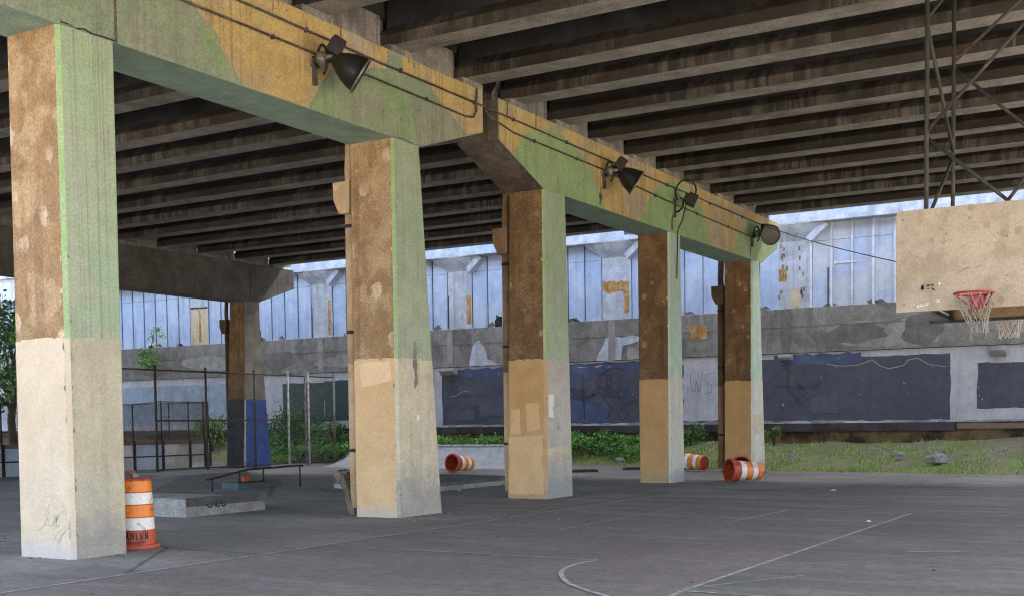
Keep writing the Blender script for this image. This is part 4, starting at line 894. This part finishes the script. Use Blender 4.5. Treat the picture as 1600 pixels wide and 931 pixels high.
b = MB(); b.tube([(x+.1, y-.3, z-.15), (x+.12, y-.2, z-.5), (x+.11, y-.06, z-.8), (x+.1, y-.03, z-2.1)], .016, 'lamp_black', 6); b.build('hanging_cable', o)

# ------------------------------------------------------------------ basketball hoops
def hoop(name, xb, face, yc, zb, label, mboard, second=False):
    o = thing(name, (xb, yc, zb), label, 'basketball hoop', 'basketball hoops hanging from the bridge')
    hw, hh = 1.13, 1.45
    b = MB()
    x0, x1 = (xb-.03, xb+.03)
    if not second:
        # board face with softened corners
        b.box(x0, x1, yc-hw, yc+hw, zb, zb+hh, 'board_edge', left=mboard)
        put = lambda q, z: (x0-.004, q, z)
        sheet(b, [(3.60, 3.285), (3.44, 3.315), (3.435, 3.355), (3.595, 3.325)], put, 'sticker')
        b2 = MB()
        for (yb_, zb_) in ((3.78, 3.34), (3.8, 4.55), (3.2, 4.3), (2.9, 4.5), (3.6, 4.0), (2.4, 4.2), (2.1, 3.5)):
            sheet(b, [(yb_+.013*math.cos(t), zb_+.013*math.sin(t)) for t in [i*.785 for i in range(8)]], lambda q, z: (x0-.0065, q, z), 'pipe_brown')
        def st(pts, wd=.012, d=.0075):
            pts = [Vector(p) for p in pts]
            for p, q in zip(pts, pts[1:]):
                n = Vector((-(q-p).y, (q-p).x)).normalized()*wd/2
                b.poly([(x0-d, *(p+n)), (x0-d, *(p-n)), (x0-d, *(q-n)), (x0-d, *(q+n))], 'black_mark')
        for i in range(5): 
            yy = 3.57-i*.025; st([(yy, 3.308+i*.005), (yy-.010, 3.325+i*.005), (yy-.018, 3.312+i*.005)], .005)
        st([(3.54, 3.54), (3.51, 3.56), (3.52, 3.60), (3.54, 3.55), (3.5, 3.54)], .022); st([(3.47, 3.585), (3.42, 3.59)], .022); st([(3.41, 3.60), (3.385, 3.60), (3.38, 3.575)], .016); st([(3.40, 3.55), (3.38, 3.54), (3.355, 3.515)], .018); st([(3.46, 3.55), (3.42, 3.53)], .01)
        sheet(b, [(3.31+.03*math.cos(t), 3.37+.03*math.sin(t)) for t in [i*.52 for i in range(12)]], put, 'sticker'); st(arcpts(3.31, 3.37, .016, -60, 200, 8), .006)
        sheet(b, [(3.31, 3.59), (3.27, 3.59), (3.29, 3.64)], put, 'sticker')
        st([(3.0, 3.75), (2.94, 3.80), (2.88, 3.79)], .006); st([(2.8, 3.8), (2.72, 3.82)], .006)
    else:
        b.box(x0, x1, yc-hw, yc+hw-.36, zb, zb+hh, mboard); b.box(x0, x1, yc+hw-.355, yc+hw, zb, zb+hh, 'ply_grey')
        b.box(x0-.06, x0-.001, yc-hw, yc+hw, zb-.025, zb+.02, 'black_metal')
    b.build('backboard', o)
    d = -1 if face < 0 else 1
    zr = 3.4; rc = Vector((xb+d*(.03+.16+.257), yc, zr)); rr = .257
    b = MB(); b.tube([rc+Vector((rr*math.cos(t), rr*math.sin(t), 0)) for t in [2*math.pi*i/32 for i in range(33)]], .016, 'rim', 8, False); rm = b.build('rim', o, origin=rc)
    b = MB(); b.box(min(xb+d*.031, xb+d*.06), max(xb+d*.031, xb+d*.06), yc-.1, yc+.1, zr-.17, zr+.03, 'rim')
    b.box(min(xb+d*.06, xb+d*.19), max(xb+d*.06, xb+d*.19), yc-.085, yc+.085, zr-.17, zr-.0, 'rim')
    for s_ in (-1, 1):
        b.tube([(xb+d*.05, yc+s_*.09, zr-.15), (rc.x+d*.02, yc+s_*rr*.97, zr-.012)], .009, 'rim', 6); b.tube([(xb+d*.05, yc+s_*.09, zr-.01), (rc.x-d*.05, yc+s_*rr*.97, zr)], .009, 'rim', 6)
    b.build('rim_bracket', rm, origin=(xb, yc, zr))
    b = MB(); n = 12; r2 = random.Random(5 if second else 2); levels = [(.257, 0), (.215, -.12), (.17, -.24), (.145, -.33), (.15, -.42)] if second else [(.257, 0), (.225, -.14), (.165, -.29), (.12, -.42), (.10, -.53)]
    def pt(i, lv, half=False):
        t = 2*math.pi*(i+(.5 if half else 0))/n; rad, dz = levels[lv]
        return rc+Vector((rad*math.cos(t)+r2.uniform(-.014, .014), rad*math.sin(t)+r2.uniform(-.014, .014)-(0 if second else .10*(dz/.53)**2), dz-.012+r2.uniform(-.015, .015)))
    for lv in range(4):
        for i in range(n):
            if not second and lv == 3 and r2.random() < .45: continue
            if not second and lv == 2 and r2.random() < .15: continue
            a_ = pt(i, lv, lv % 2 == 1); 
            for k in (0, 1):
                c_ = pt(i+(k-1 if lv % 2 == 0 else k), lv+1, lv % 2 == 0)
                mid = a_.lerp(c_, .5)+Vector((0, 0, -.012)); b.tube([a_, mid, c_], .0052 if not second else .007, 'net' if not second else 'net_pale', 4, False)
    if not second:
        for i in (2, 5, 8, 10):
            p_ = pt(i, 3); b.tube([p_, p_+Vector((.02, .01, -.1)), p_+Vector((.0, .02, -.2))], .005, 'net', 4)
    b.build('net', rm, origin=rc)
    return o
h1 = hoop('basketball_hoop', 17.75, -1, 2.76, 3.23, 'basketball hoop facing us with weathered tan backboard and frayed net', 'board')
h2 = hoop('basketball_hoop', 19.98, 1, 2.72, 3.24, 'basketball hoop seen from behind below the tan backboard, brown plywood', 'ply', True)
# hanging steel frame
fr_ = thing('hanging_steel_frame', (18.9, 2.76, 8.4), 'rusty green steel lattice frame hanging from the bridge, carrying the backboards', 'steel frame')
ZT = 8.52; ya, yb = 3.5, 2.02
def strut(nm, pts, r=.027, m='rust_steel'):
    b = MB(); b.tube(pts, r, m, 8); b.build(nm, fr_, origin=pts[0])
xf, xr = 17.83, 19.9
for xx in (xf, xr):
    for yy in (ya, yb):
        strut('post', [(xx, yy, 3.3 if xx > 18 else 3.4), (xx, yy, ZT)], .032)
    strut('diagonal_brace', [(xx, ya, 5.8 if xx < 18 else 7.3), (xx, yb, 7.3 if xx < 18 else 8.5)]); strut('diagonal_brace', [(xx+.04, ya, 5.72 if xx < 18 else 7.22), (xx+.04, yb, 4.35 if xx < 18 else 5.75)])
    strut('diagonal_brace', [(xx-.04, yb, 5.2), (xx-.04, ya-1.1, 4.7)])
    strut('cross_bar', [(xx+.05, ya, 4.3), (xx+.05, yb, 4.3)])
for yy in (ya, yb):
    strut('diagonal_brace', [(xf, yy, 7.3), (xr, yy, 5.9)]); strut('diagonal_brace', [(xr, yy, 5.8), (xf, yy, 4.5)]); strut('diagonal_brace', [(xf, yy, 7.4), (xr, yy, 8.5)])
strut('board_strut', [(19.86, 3.82, 3.45), (19.86, 3.48, 3.27)], .03, 'black_metal'); strut('board_strut', [(19.82, 3.79, 3.47), (19.82, 3.53, 3.33)], .012, 'white_metal'); strut('board_strut', [(19.85, 3.5, 3.26), (19.85, 3.5, 3.8)], .045, 'black_metal')

# ------------------------------------------------------------------ traffic barrels
def barrel_proto(graffiti, handle):
    o = thing('traffic_barrel', (0, 0, 0), '', 'traffic barrel', 'orange and white traffic barrels')
    b = MB(); n = 30
    segs = [(.300, .04, .285, .26, 'drum_red'), (.282, .26, .277, .27, 'drum_red'), (.277, .27, .268, .44, 'white_band'), (.272, .44, .270, .455, 'drum_red'), (.265, .455, .258, .615, 'orange'), (.262, .615, .26, .63, 'drum_red'), (.256, .63, .25, .79, 'white_band'),
            (.254, .79, .252, .805, 'drum_red'), (.247, .805, .242, .955, 'orange'), (.242, .955, .225, .985, 'drum_red')]
    for r0, z0, r1, z1, m in segs: b.lathe([(r0, z0), (r1, z1)], m, n=n)
    b.lathe([(.225, .985), (.12, .995), (0, .995)], 'drum_red', n=n)
    b.lathe([(.29, .04), (.27, .3), (.24, .9), (.22, .975), (0, .98)], 'drum_red', n=n)      # inside
    for r0, r1, z in ((.282, .277, .26), (.265, .272, .44), (.262, .258, .615), (.254, .25, .79)): b.lathe([(r0, z), (r1+.002, z+.003)], 'drum_red', n=n)
    b.build('drum_body', o)
    b = MB(); b.lathe([(.29, .0), (.335, .0), (.34, .035), (.315, .06), (.302, .065), (.30, .03), (.29, 0)], 'drum_base', n=8 if False else 26); b.build('base_ring', o)
    b = MB(); b.tube([(-.13, 0, .985), (-.13, 0, 1.04), (-.09, 0, 1.075), (.02, 0, 1.075), (.06, 0, 1.05), (.07, 0, .985)] if handle else [(-.1, 0, .985), (-.1, 0, 1.03), (.1, 0, 1.03), (.1, 0, .985)], .026, 'drum_base', 8); b.build('carry_handle', o)
    if handle:
        b = MB(); b.obox((.10, .02, 1.03), (1, 0, 0), (0, 1, 0), (0, 0, 1), .05, .035, .028, 'lamp_grey'); b.build('warning_light_mount', o)
        b = MB()
        def cst(pts, w_=.012):
            q = []
            for a0, z0 in pts:
                q.append((a0, z0))
            for (a0, z0), (a1, z1) in zip(q, q[1:]):
                d = Vector(((a1-a0)*.29, z1-z0)); nn = Vector((-d.y, d.x)).normalized()*w_/2
                N = 4
                for k in range(N):
                    P = []
                    for t, sg in ((k/N, 1), (k/N, -1), ((k+1)/N, -1), ((k+1)/N, 1)):
                        aa = a0+(a1-a0)*t+sg*nn.x/.29; zz = z0+(z1-z0)*t+sg*nn.y; rr_ = .300-(zz-.04)/.22*.015+.003
                        P.append((rr_*math.cos(aa), rr_*math.sin(aa), zz))
                    b.poly(P, 'black_mark')
        # tag scrawl like A N L V N
        x0 = -.55
        for gl in ([(0, 0), (.08, 1), (.16, 0)], [(.02, .4), (.15, .45)], [(.25, 0), (.27, 1), (.38, .1), (.40, 1)], [(.5, 1), (.52, .1), (.62, .15)], [(.68, 1), (.76, .05), (.85, 1)], [(.93, 0), (.95, 1), (1.06, 0), (1.08, 1.05)]):
            cst([(x0+p*1.0, .135+q*.105) for p, q in gl], .015)
        r2 = random.Random(4)
        for i in range(9): cst([(x0+.1+i*.1, .085+r2.uniform(-.01, .01)), (x0+.14+i*.1, .115), (x0+.17+i*.1, .085)], .007)
        b.build('graffiti_scrawl', o)
    return o
p1 = barrel_proto(True, True); p2 = barrel_proto(False, False)
d = Vector((-11.49, -12.95, 0)); 
p1.location = (11.62, 13.05, 0); p1.rotation_euler = (0, 0, math.atan2(-13.05, -11.62)+.1)
p1['label'] = 'upright orange and white traffic barrel with scrawled base beside the nearest column'
def lay(o, base, axis, roll=0):
    """lie on its side: base centre at base, axis towards its top"""
    ax = Vector(axis).normalized(); s_ = Vector((0, 0, 1)).cross(ax).normalized(); u = ax.cross(s_)
    m = Matrix((s_, u, ax)).transposed() @ Matrix.Rotation(roll, 3, 'Z')
    o.matrix_world = Matrix.Translation(base) @ m.to_4x4()
tilt = -.045
lay(p2, (30.75, 11.2, .335), (.76, -.65, tilt), .6)
p2['label'] = 'toppled traffic barrel nearest the court, its open base towards the fourth column'
for base, axis, roll, lab in (((37.55, 15.35, .335), (-.28, -.92, tilt), 2, 'toppled traffic barrel half hidden by the fourth column, closed top showing'),
                              ((33.0, 11.62, .345), (.78, .52, -.05), 1, 'faded traffic barrel lying behind the toppled one at the fifth column'),
                              ((34.3, 22.6, .335), (.86, -.12, tilt), 3, 'toppled traffic barrel in front of the pale skate ramp')):
    c = copy_tree(p2); lay(c, base, axis, roll); c['label'] = lab

# ------------------------------------------------------------------ skatepark pieces
o = thing('concrete_ledge', (16.9, 17.5, 0), 'low concrete ledge with black scrawl behind the upright barrel', 'ledge')
b = MB(); b.box(15.93, 18.1, 16.5, 18.7, -.02, .19, 'conc_mid', top=None); b.box(15.93, 18.1, 16.5, 18.7, .19, .34, 'conc_dark', left='conc_mid')
def ls(pts, wd=.03):
    pts = [Vector(p) for p in pts]
    for p, q in zip(pts, pts[1:]):
        n = Vector((-(q-p).y, (q-p).x)).normalized()*wd/2; b.poly([(t.x, 16.494, t.y) for t in (p+n, p-n, q-n, q+n)], 'black_mark')
ls([(16.47, .22), (16.52, .16), (16.6, .16), (16.63, .24)]); ls([(16.72, .26), (16.73, .15), (16.82, .17)]); ls([(16.86, .26), (16.88, .15), (16.99, .18)]); ls([(16.68, .16), (16.72, .2)])
b.build('ledge_block', o); 
b = MB(); b.box(15.96, 17.2, 16.8, 18.65, .341, .352, 'conc_mid'); b.build('top_screed', o, origin=(16.5, 17.7, .34))
b = MB(); b.prism([(24.2, 16.65), (28.6, 16.65), (29.6, 19.6), (25.0, 20.3)], 'z', -.02, .12, 'conc_mid'); b.prism([(24.2, 16.65), (28.6, 16.65), (29.6, 19.6), (25.0, 20.3)], 'z', .1201, .2, 'conc_dark')
tag(b.build('skate_platform', origin=(26.5, 18.2, 0)), 'low dark skate platform between second and third columns', 'platform')
b = MB()
bot = [(20.2, 22.6), (24.5, 22.9), (28.0, 25.6), (28.6, 28.6), (24.0, 28.6)]; top = [(24.6, 25.6), (27.6, 25.9), (28.0, 28.3), (25.0, 28.2)]
B0 = [(x, y, -.02) for x, y in bot]; T0 = [(x, y, .30) for x, y in top]
b.poly(T0, 'conc_pale'); b.poly([B0[0], B0[1], T0[0]], 'conc_brown'); b.poly([B0[1], B0[2], T0[1], T0[0]], 'conc_brown'); b.poly([B0[2], B0[3], T0[2], T0[1]], 'conc_mid'); b.poly([B0[3], B0[4], T0[3], T0[2]], 'conc_mid'); b.poly([B0[4], B0[0], T0[0], T0[3]], 'conc_brown')
tag(fixnormals(b.build('skate_bank_ramp', origin=(25, 25.5, 0))), 'low sloping concrete skate bank behind the grind rail', 'ramp')
b = MB(); b.box(23.65, 25.35, 22.5, 23.1, -.02, .16, 'teal_block'); tag(b.build('painted_block', origin=(24.5, 22.8, 0)), 'low faded teal block under the grind rail', 'block')
o = thing('grind_rail', (24, 22.2, 0), 'black bent steel grind rail in the skatepark', 'grind rail')
b = MB(); b.tube([(22.35, 22.36, .33), (22.5, 22.34, .34), (23.75, 22.3, .53), (25.4, 21.78, .6), (25.45, 21.77, .57)], .026, 'black_metal', 8); b.build('rail_bar', o)
for (x, y, z0, z1) in ((22.52, 22.34, 0, .33), (23.75, 22.55, .16, .5), (24.75, 22.6, .16, .53), (25.36, 21.8, 0, .58)):
    b = MB(); b.tube([(x, y, z0-.01), (x, y, z1)], .024, 'black_metal', 7); b.build('rail_leg', o, origin=(x, y, z0))
b = MB(); b.tube([(23.75, 22.55, .18), (24.75, 22.6, .18)], .02, 'black_metal', 6); b.tube([(23.75, 22.3, .5), (23.75, 22.55, .5)], .02, 'black_metal', 6); b.tube([(24.75, 22.02, .56), (24.75, 22.6, .53)], .02, 'black_metal', 6); b.build('base_bar', o, origin=(24.2, 22.5, .18))
b = MB(); sheet(b, jag([(24.16, .17), (24.36, .17), (24.38, .33), (24.25, .36), (24.15, .28)], .03, .1, seed=3), lambda x, z: (x, 22.75, z), 'drum_red'); sheet(b, jag([(24.16, .17), (24.36, .17), (24.38, .33), (24.25, .36), (24.15, .28)], .03, .1, seed=3), lambda x, z: (x, 22.85, z), 'drum_red')
b.box(24.17, 24.35, 22.7501, 22.8499, .165, .31, 'drum_red'); tag(b.build('red_bag', origin=(24.3, 22.8, .16)), 'small crumpled red bag on the teal block', 'bag')
# quarter pipe
o = thing('quarter_pipe', (39, 26, 0), 'pale concrete quarter pipe ramp between second and third columns', 'skate ramp')
b = MB()
secs = []
for y in [21.5+i*.345 for i in range(29)]:
    fl = 0
    row = []
    for k in range(11):
        t = k/10; ang = t*R(58); px = math.sin(ang)/math.sin(R(58)); pz = (1-math.cos(ang))/(1-math.cos(R(58)))
        row.append((37.4+2.3*px+fl*1.5*px+.3*fl, y-fl*.5*px, .82*pz*(1-.75*fl)-.005))
    secs.append(row)
b.ring(secs, 'conc_pale', True, False); b.build('ramp_face', o)
b = MB(); b.box(39.7, 40.5, 21.5, 31.05, -.02, .815, 'conc_mid', front='conc_dark', back='black_metal'); b.build('ramp_deck', o, origin=(40, 26, 0))
b = MB(); b.tube([(39.68, 21.5, .83), (39.68, 31.05, .83)], .035, 'white_metal', 8); b.build('coping', o, origin=(39.7, 26, .8))
b = MB(); b.prism([(37.9, -.02), (39.7, -.02), (39.7, .8), (39.2, .48), (38.6, .16)], 'y', 31.05, 31.09, 'black_metal'); b.build('side_panel', o, origin=(39, 31, 0))
b = MB(); b.prism([(13.72, .02), (13.98, .78), (14.12, .86), (14.2, .72), (14.0, .5), (13.86, .02)], 'x', 17.5, 17.78, 'chunk'); b.obox((17.65, 14.10, .78), (1, .3, .1), (-.3, 1, .3), (0, -.3, 1), .12, .08, .06, 'conc_mid')
tag(b.build('concrete_chunk', origin=(17.65, 13.9, 0)), 'broken concrete chunk leaning behind the second column', 'concrete chunk')
for i, (x, y, rot, lab) in enumerate(((35.8, 18.2, .2, 'flat black wedge lying on the asphalt right of the third column'), (37.9, 17.2, -.3, 'flat black wedge half hidden by the fourth column'))):
    b = MB(); b.obox((x, y, .03), (math.cos(rot-1.1), math.sin(rot-1.1), 0), (-math.sin(rot-1.1), math.cos(rot-1.1), 0), (0, 0, 1), .45, .22, .05, 'black_metal'); b.obox((x, y, .085), (math.cos(rot-1.1), math.sin(rot-1.1), 0), (-math.sin(rot-1.1), math.cos(rot-1.1), 0), (0, 0, 1), .38, .15, .012, 'black_metal')
    tag(b.build('rubber_wedge', origin=(x, y, 0)), lab, 'wedge', 'black wedges')

# ------------------------------------------------------------------ fences and rink
def chain(mb, p0, p1, z0, z1, step, r, m):
    p0, p1 = Vector(p0), Vector(p1); L = (p1-p0).length; h = z1-z0; d = (p1-p0)/L
    s0 = -h
    while s0 < L:
        for sg in (0, 1):
            a, c = (s0, s0+h)
            za, zc = (z0, z1) if sg == 0 else (z1, z0)
            ta, tc = a, c
            if ta < 0: za = za+(zc-za)*(0-ta)/h; ta = 0
            if tc > L: zc = zc-(zc-za)*(tc-L)/(tc-ta); tc = L
            if tc-ta > .02:
                A = p0+d*ta; B_ = p0+d*tc; mb.tube([(A.x, A.y, za), (B_.x, B_.y, zc)], r, m, 3, False)
        s0 += step
fy_ = 33.35
o = thing('chain_link_fence', (35, fy_, 0), 'tall chain link fence in front of the blue-banded column', 'fence')
for x, m, rr in ((30.85, 'fence_dark', .05), (33.4, 'fence_dark', .045), (36.1, 'fence_dark', .04), (38.15, 'white_metal', .05), (39.25, 'fence_metal', .04), (39.45, 'white_metal', .05), (41.2, 'fence_metal', .05)):
    b = MB(); b.tube([(x, fy_, -.02), (x, fy_, 3.92)], rr, m, 8); b.lathe([(rr*1.2, 0), (rr*.9, .06), (0, .09)], m, (x, fy_, 3.92), n=8); b.build('post', o, origin=(x, fy_, 0))
for z in (3.82, 1.95, .12):
    b = MB(); b.tube([(25.0 if z > 3 else 30.85, fy_+.05, z), (41.2, fy_+.05, z)], .03, 'fence_dark', 6); b.build('rail', o, origin=(35, fy_, z))
b = MB(); chain(b, (25.0, fy_+.06), (41.2, fy_+.06), .05, 3.82, .16, .003, 'fence_metal'); b.build('wire_mesh', o, origin=(35, fy_, 0))
for x in (25.0, 28.2):
    b = MB(); b.tube([(x, fy_, -.02), (x, fy_, 3.92)], .045, 'fence_dark', 8); b.build('post', o, origin=(x, fy_, 0))
# rink: boards with mesh above, rounded far corner
RY = 37.0; RX = 37.2
path = [(24.0+i*1.5, RY) for i in range(9)]+[(36.9, RY+.02), (37.3, RY+.15), (37.6, RY+.45), (37.75, RY+.9), (37.75, RY+3), (37.75, RY+6)]
o = thing('rink_boards', (31, RY, 0), 'white boarded rink wall with black posts and mesh above', 'rink')
bp = MB(); br = MB(); mesh_ = MB()
for i, (p, q) in enumerate(zip(path, path[1:])):
    P, Q = Vector((*p, 0)), Vector((*q, 0)); dd = (Q-P).normalized(); nn = Vector((-dd.y, dd.x, 0))*.04
    bp.poly([P-nn+Vector((0, 0, -.02)), Q-nn+Vector((0, 0, -.02)), Q-nn+Vector((0, 0, 1.0)), P-nn+Vector((0, 0, 1.0))], 'rink_white' if i % 4 != 2 else 'siding_grey')
    bp.poly([P+nn+Vector((0, 0, -.02)), P+nn+Vector((0, 0, 1.0)), Q+nn+Vector((0, 0, 1.0)), Q+nn+Vector((0, 0, -.02))], 'rink_white')
    for z0, z1, k in ((1.0, 1.16, 1.5), (.5, .55, 1.25)):
        br.poly([P-nn*k+Vector((0, 0, z0)), Q-nn*k+Vector((0, 0, z0)), Q-nn*k+Vector((0, 0, z1)), P-nn*k+Vector((0, 0, z1))], 'rink_brown' if z0 > .9 else 'black_metal'); br.poly([P-nn*k+Vector((0, 0, z1)), Q-nn*k+Vector((0, 0, z1)), Q+nn*k+Vector((0, 0, z1)), P+nn*k+Vector((0, 0, z1))], 'rink_brown')
    chain(mesh_, p, q, 1.16, 2.62 if p[0] < 34.4 else 2.76, .11, .0065, 'fence_dark')
bp.build('board_panel', o); br.build('rail_strip', o); mesh_.build('wire_mesh', o)
for i, p in enumerate(path):
    b = MB(); nr = Vector((0, -.07)) if i < 10 else Vector((0, 0))
    b.box(p[0]-.055, p[0]+.055, p[1]-.09, p[1]+.02, -.02, 1.17, 'black_metal'); b.tube([(p[0], p[1], 1.17), (p[0], p[1], 2.8 if p[0] > 33.5 else 2.65)], .03, 'black_metal', 6); b.build('post', o, origin=(p[0], p[1], 0))
b = MB(); b.tube([(p[0], p[1], 2.62 if p[0] < 34.4 else 2.76) for p in path], .02, 'fence_dark', 6); b.build('top_rail', o)
o = thing('side_fence', (27, 41, 0), 'brown rail fence at the left edge beyond the cream column', 'fence')
for x in (22, 24.6, 27.2, 29.8):
    b = MB(); b.tube([(x, 41, -.02), (x, 41, 3.45)], .05, 'fence_dark', 7); b.build('post', o, origin=(x, 41, 0))
for z in (3.4, 1.6):
    b = MB(); b.tube([(20, 41, z), (31, 41, z)], .035, 'fence_metal', 6); b.build('rail', o, origin=(26, 41, z))
b = MB(); chain(b, (20, 41), (31, 41), .05, 3.4, .13, .007, 'fence_dark'); b.build('wire_mesh', o)

# ------------------------------------------------------------------ stones, rubble, litter
def stone(x, y, z, sx, sy, sz, seed, label, m='grey_stone'):
    bm = bmesh.new(); bmesh.ops.create_icosphere(bm, subdivisions=3, radius=1)
    for v in bm.verts:
        n = noise.noise(v.co*1.3+Vector((seed, 0, 0)))*.4+noise.noise(v.co*3.1+Vector((seed, 0, 0)))*.16
        v.co *= 1+n; v.co = Vector((v.co.x*sx, v.co.y*sy, max(v.co.z, -.5)*sz))
    me = bpy.data.meshes.new('boulder'); bm.to_mesh(me); bm.free(); me.materials.append(M[m])
    o = bpy.data.objects.new('boulder', me); COL.objects.link(o); o.location = (x, y, z); tag(o, label, 'stone', 'stones on the bank')
stone(39.4, 7.35, .36, .26, .33, .2, 1, 'biggest pale stone on the grass bank below the navy wall')
stone(40.2, 8.75, .5, .12, .24, .08, 4, 'flat pale stone left of the big stone on the bank')
stone(40.0, 12.2, .45, .1, .14, .09, 7, 'small pale stone on the bank just right of the fifth column')
stone(41.0, 19.3, .25, .12, .2, .08, 9, 'pale stone in the grass between third and fourth columns')
mb = MB(); gr2 = random.Random(8)
for i in range(430):
    y = gr2.uniform(2.5, 8.2); t = .35+.55*gr2.random(); x = edge_x(y)+(43.5-edge_x(y))*t
    if noise.noise(Vector((x*.7, y*.7, 9)))+gr2.uniform(-.3, .3) < 0: continue
    z = bank_z(x, y); s_ = gr2.uniform(.012, .04); mb.obox((x, y, z+s_*.4), (gr2.uniform(-1, 1), gr2.uniform(-1, 1), gr2.uniform(-.4, .4)), (gr2.uniform(-1, 1), .9, .2), (.2, .1, 1), s_, s_*.8, s_*.6, 'gravel')
tag(mb.build('rubble_scatter'), 'scattered grey rubble on the bare soil of the bank at right', 'rubble', kind='stuff')
for x, y, s_, lab in ((27.7, 7.5, .09, 'scrap of white litter on the asphalt far across the court'), (19.5, 4.7, .05, 'tiny white litter scrap beside the long court line'), (24.9, 16.2, .07, 'white litter scrap in front of the low skate platform')):
    b = MB(); b.poly([(x-s_, y, .02), (x-s_*.2, y-s_, .022), (x+s_, y-s_*.3, .03), (x+s_*.2, y+s_*.2, .05)], 'trash'); b.poly([(x-s_, y, .02), (x+s_*.2, y+s_*.2, .05), (x+s_*.6, y+s_, .022), (x-s_*.6, y+s_*.8, .02)], 'trash')
    tag(b.build('paper_litter', origin=(x, y, 0)), lab, 'litter', 'scraps of litter')

mb = MB(); g3 = random.Random(31)
for i in range(800):
    k = g3.random()
    if k < .45: ux, vy = g3.choice([(10.2, 12.6), (17.36, 12.6), (22.95, 12.6), (30, 12.6), (36.8, 12.6)]); x = ux+g3.uniform(-.5, 1.6); y = vy+g3.uniform(-.45, 1.4)
    elif k < .7: y = g3.uniform(0, 22); x = edge_x(y)-abs(g3.gauss(0, .8))
    else: x = g3.uniform(8, 36); y = g3.uniform(1, 22)
    s_ = g3.uniform(.005, .015); mb.obox((x, y, s_*.4), (g3.uniform(-1, 1), g3.uniform(-1, 1), .1), (g3.uniform(-1, 1), .9, .2), (.2, .1, 1), s_, s_*.8, s_*.5, g3.choice(['gravel', 'stem', 'stem', 'conc_brown']))
tag(mb.build('grit_scatter'), 'scattered grit and dead leaves on the asphalt', 'grit', kind='stuff')

# ------------------------------------------------------------------ tidy helper properties
for ob in list(scene.objects):
    if '_o' in ob: del ob['_o']

# ------------------------------------------------------------------ camera, light, render
cam = bpy.data.cameras.new('camera'); co = bpy.data.objects.new('camera', cam); COL.objects.link(co)
r_, u_, f_ = Vector((0.50636, -0.86222, -0.01256)), Vector((0.05111, 0.01547, 0.99857)), Vector((0.8608, 0.5063, -0.0519))
f_.normalize(); r_ = (r_-f_*r_.dot(f_)).normalized(); u_ = r_.cross(f_)
co.matrix_world = Matrix.Translation((0, 0, 1.7)) @ Matrix((r_, u_, -f_)).transposed().to_4x4()
cam.sensor_fit = 'HORIZONTAL'; cam.sensor_width = 36; cam.lens = 36*1838.12/1600; cam.shift_x = 0; cam.shift_y = (755.89-465.5)/1600
cam.clip_start = .1; cam.clip_end = 1500
scene.camera = co
SUN_EL, SUN_AZ = 34, 350       # azimuth of the sun, degrees anticlockwise from +X
world = bpy.data.worlds.new('World'); scene.world = world; world.use_nodes = True
nt = world.node_tree; sky = nt.nodes.new('ShaderNodeTexSky'); sky.sky_type = 'NISHITA'; sky.sun_disc = False
sky.sun_elevation = R(SUN_EL); sky.sun_rotation = R(90-SUN_AZ); sky.air_density = .75; sky.dust_density = 7.0; sky.ozone_density = 1.0
hs = nt.nodes.new('ShaderNodeHueSaturation'); hs.inputs['Saturation'].default_value = .68; nt.links.new(sky.outputs[0], hs.inputs['Color'])
bg = nt.nodes['Background']; bg.inputs['Strength'].default_value = .15; nt.links.new(hs.outputs[0], bg.inputs[0])
sl = bpy.data.lights.new('sun', 'SUN'); sl.energy = 2.6; sl.angle = R(14); sl.color = (1, .90, .76)
so = bpy.data.objects.new('sun', sl); COL.objects.link(so)
dv = Vector((math.cos(R(SUN_EL))*math.cos(R(SUN_AZ)), math.cos(R(SUN_EL))*math.sin(R(SUN_AZ)), math.sin(R(SUN_EL))))
so.rotation_euler = dv.to_track_quat('Z', 'Y').to_euler(); so.location = dv*60
vs = scene.view_settings; scene.display_settings.display_device = 'sRGB'
vs.view_transform = 'Standard'; vs.look = 'None'; vs.exposure = 3.7; vs.gamma = 1; vs.use_curve_mapping = False
scene.render.engine = 'CYCLES'
cy_ = scene.cycles; cy_.max_bounces = 8; cy_.diffuse_bounces = 6; cy_.glossy_bounces = 3; cy_.use_denoising = True; cy_.filter_width = 1.1; cy_.sample_clamp_indirect = 8
try: cy_.denoiser = 'OPENIMAGEDENOISE'
except Exception: pass
scene.render.film_transparent = False
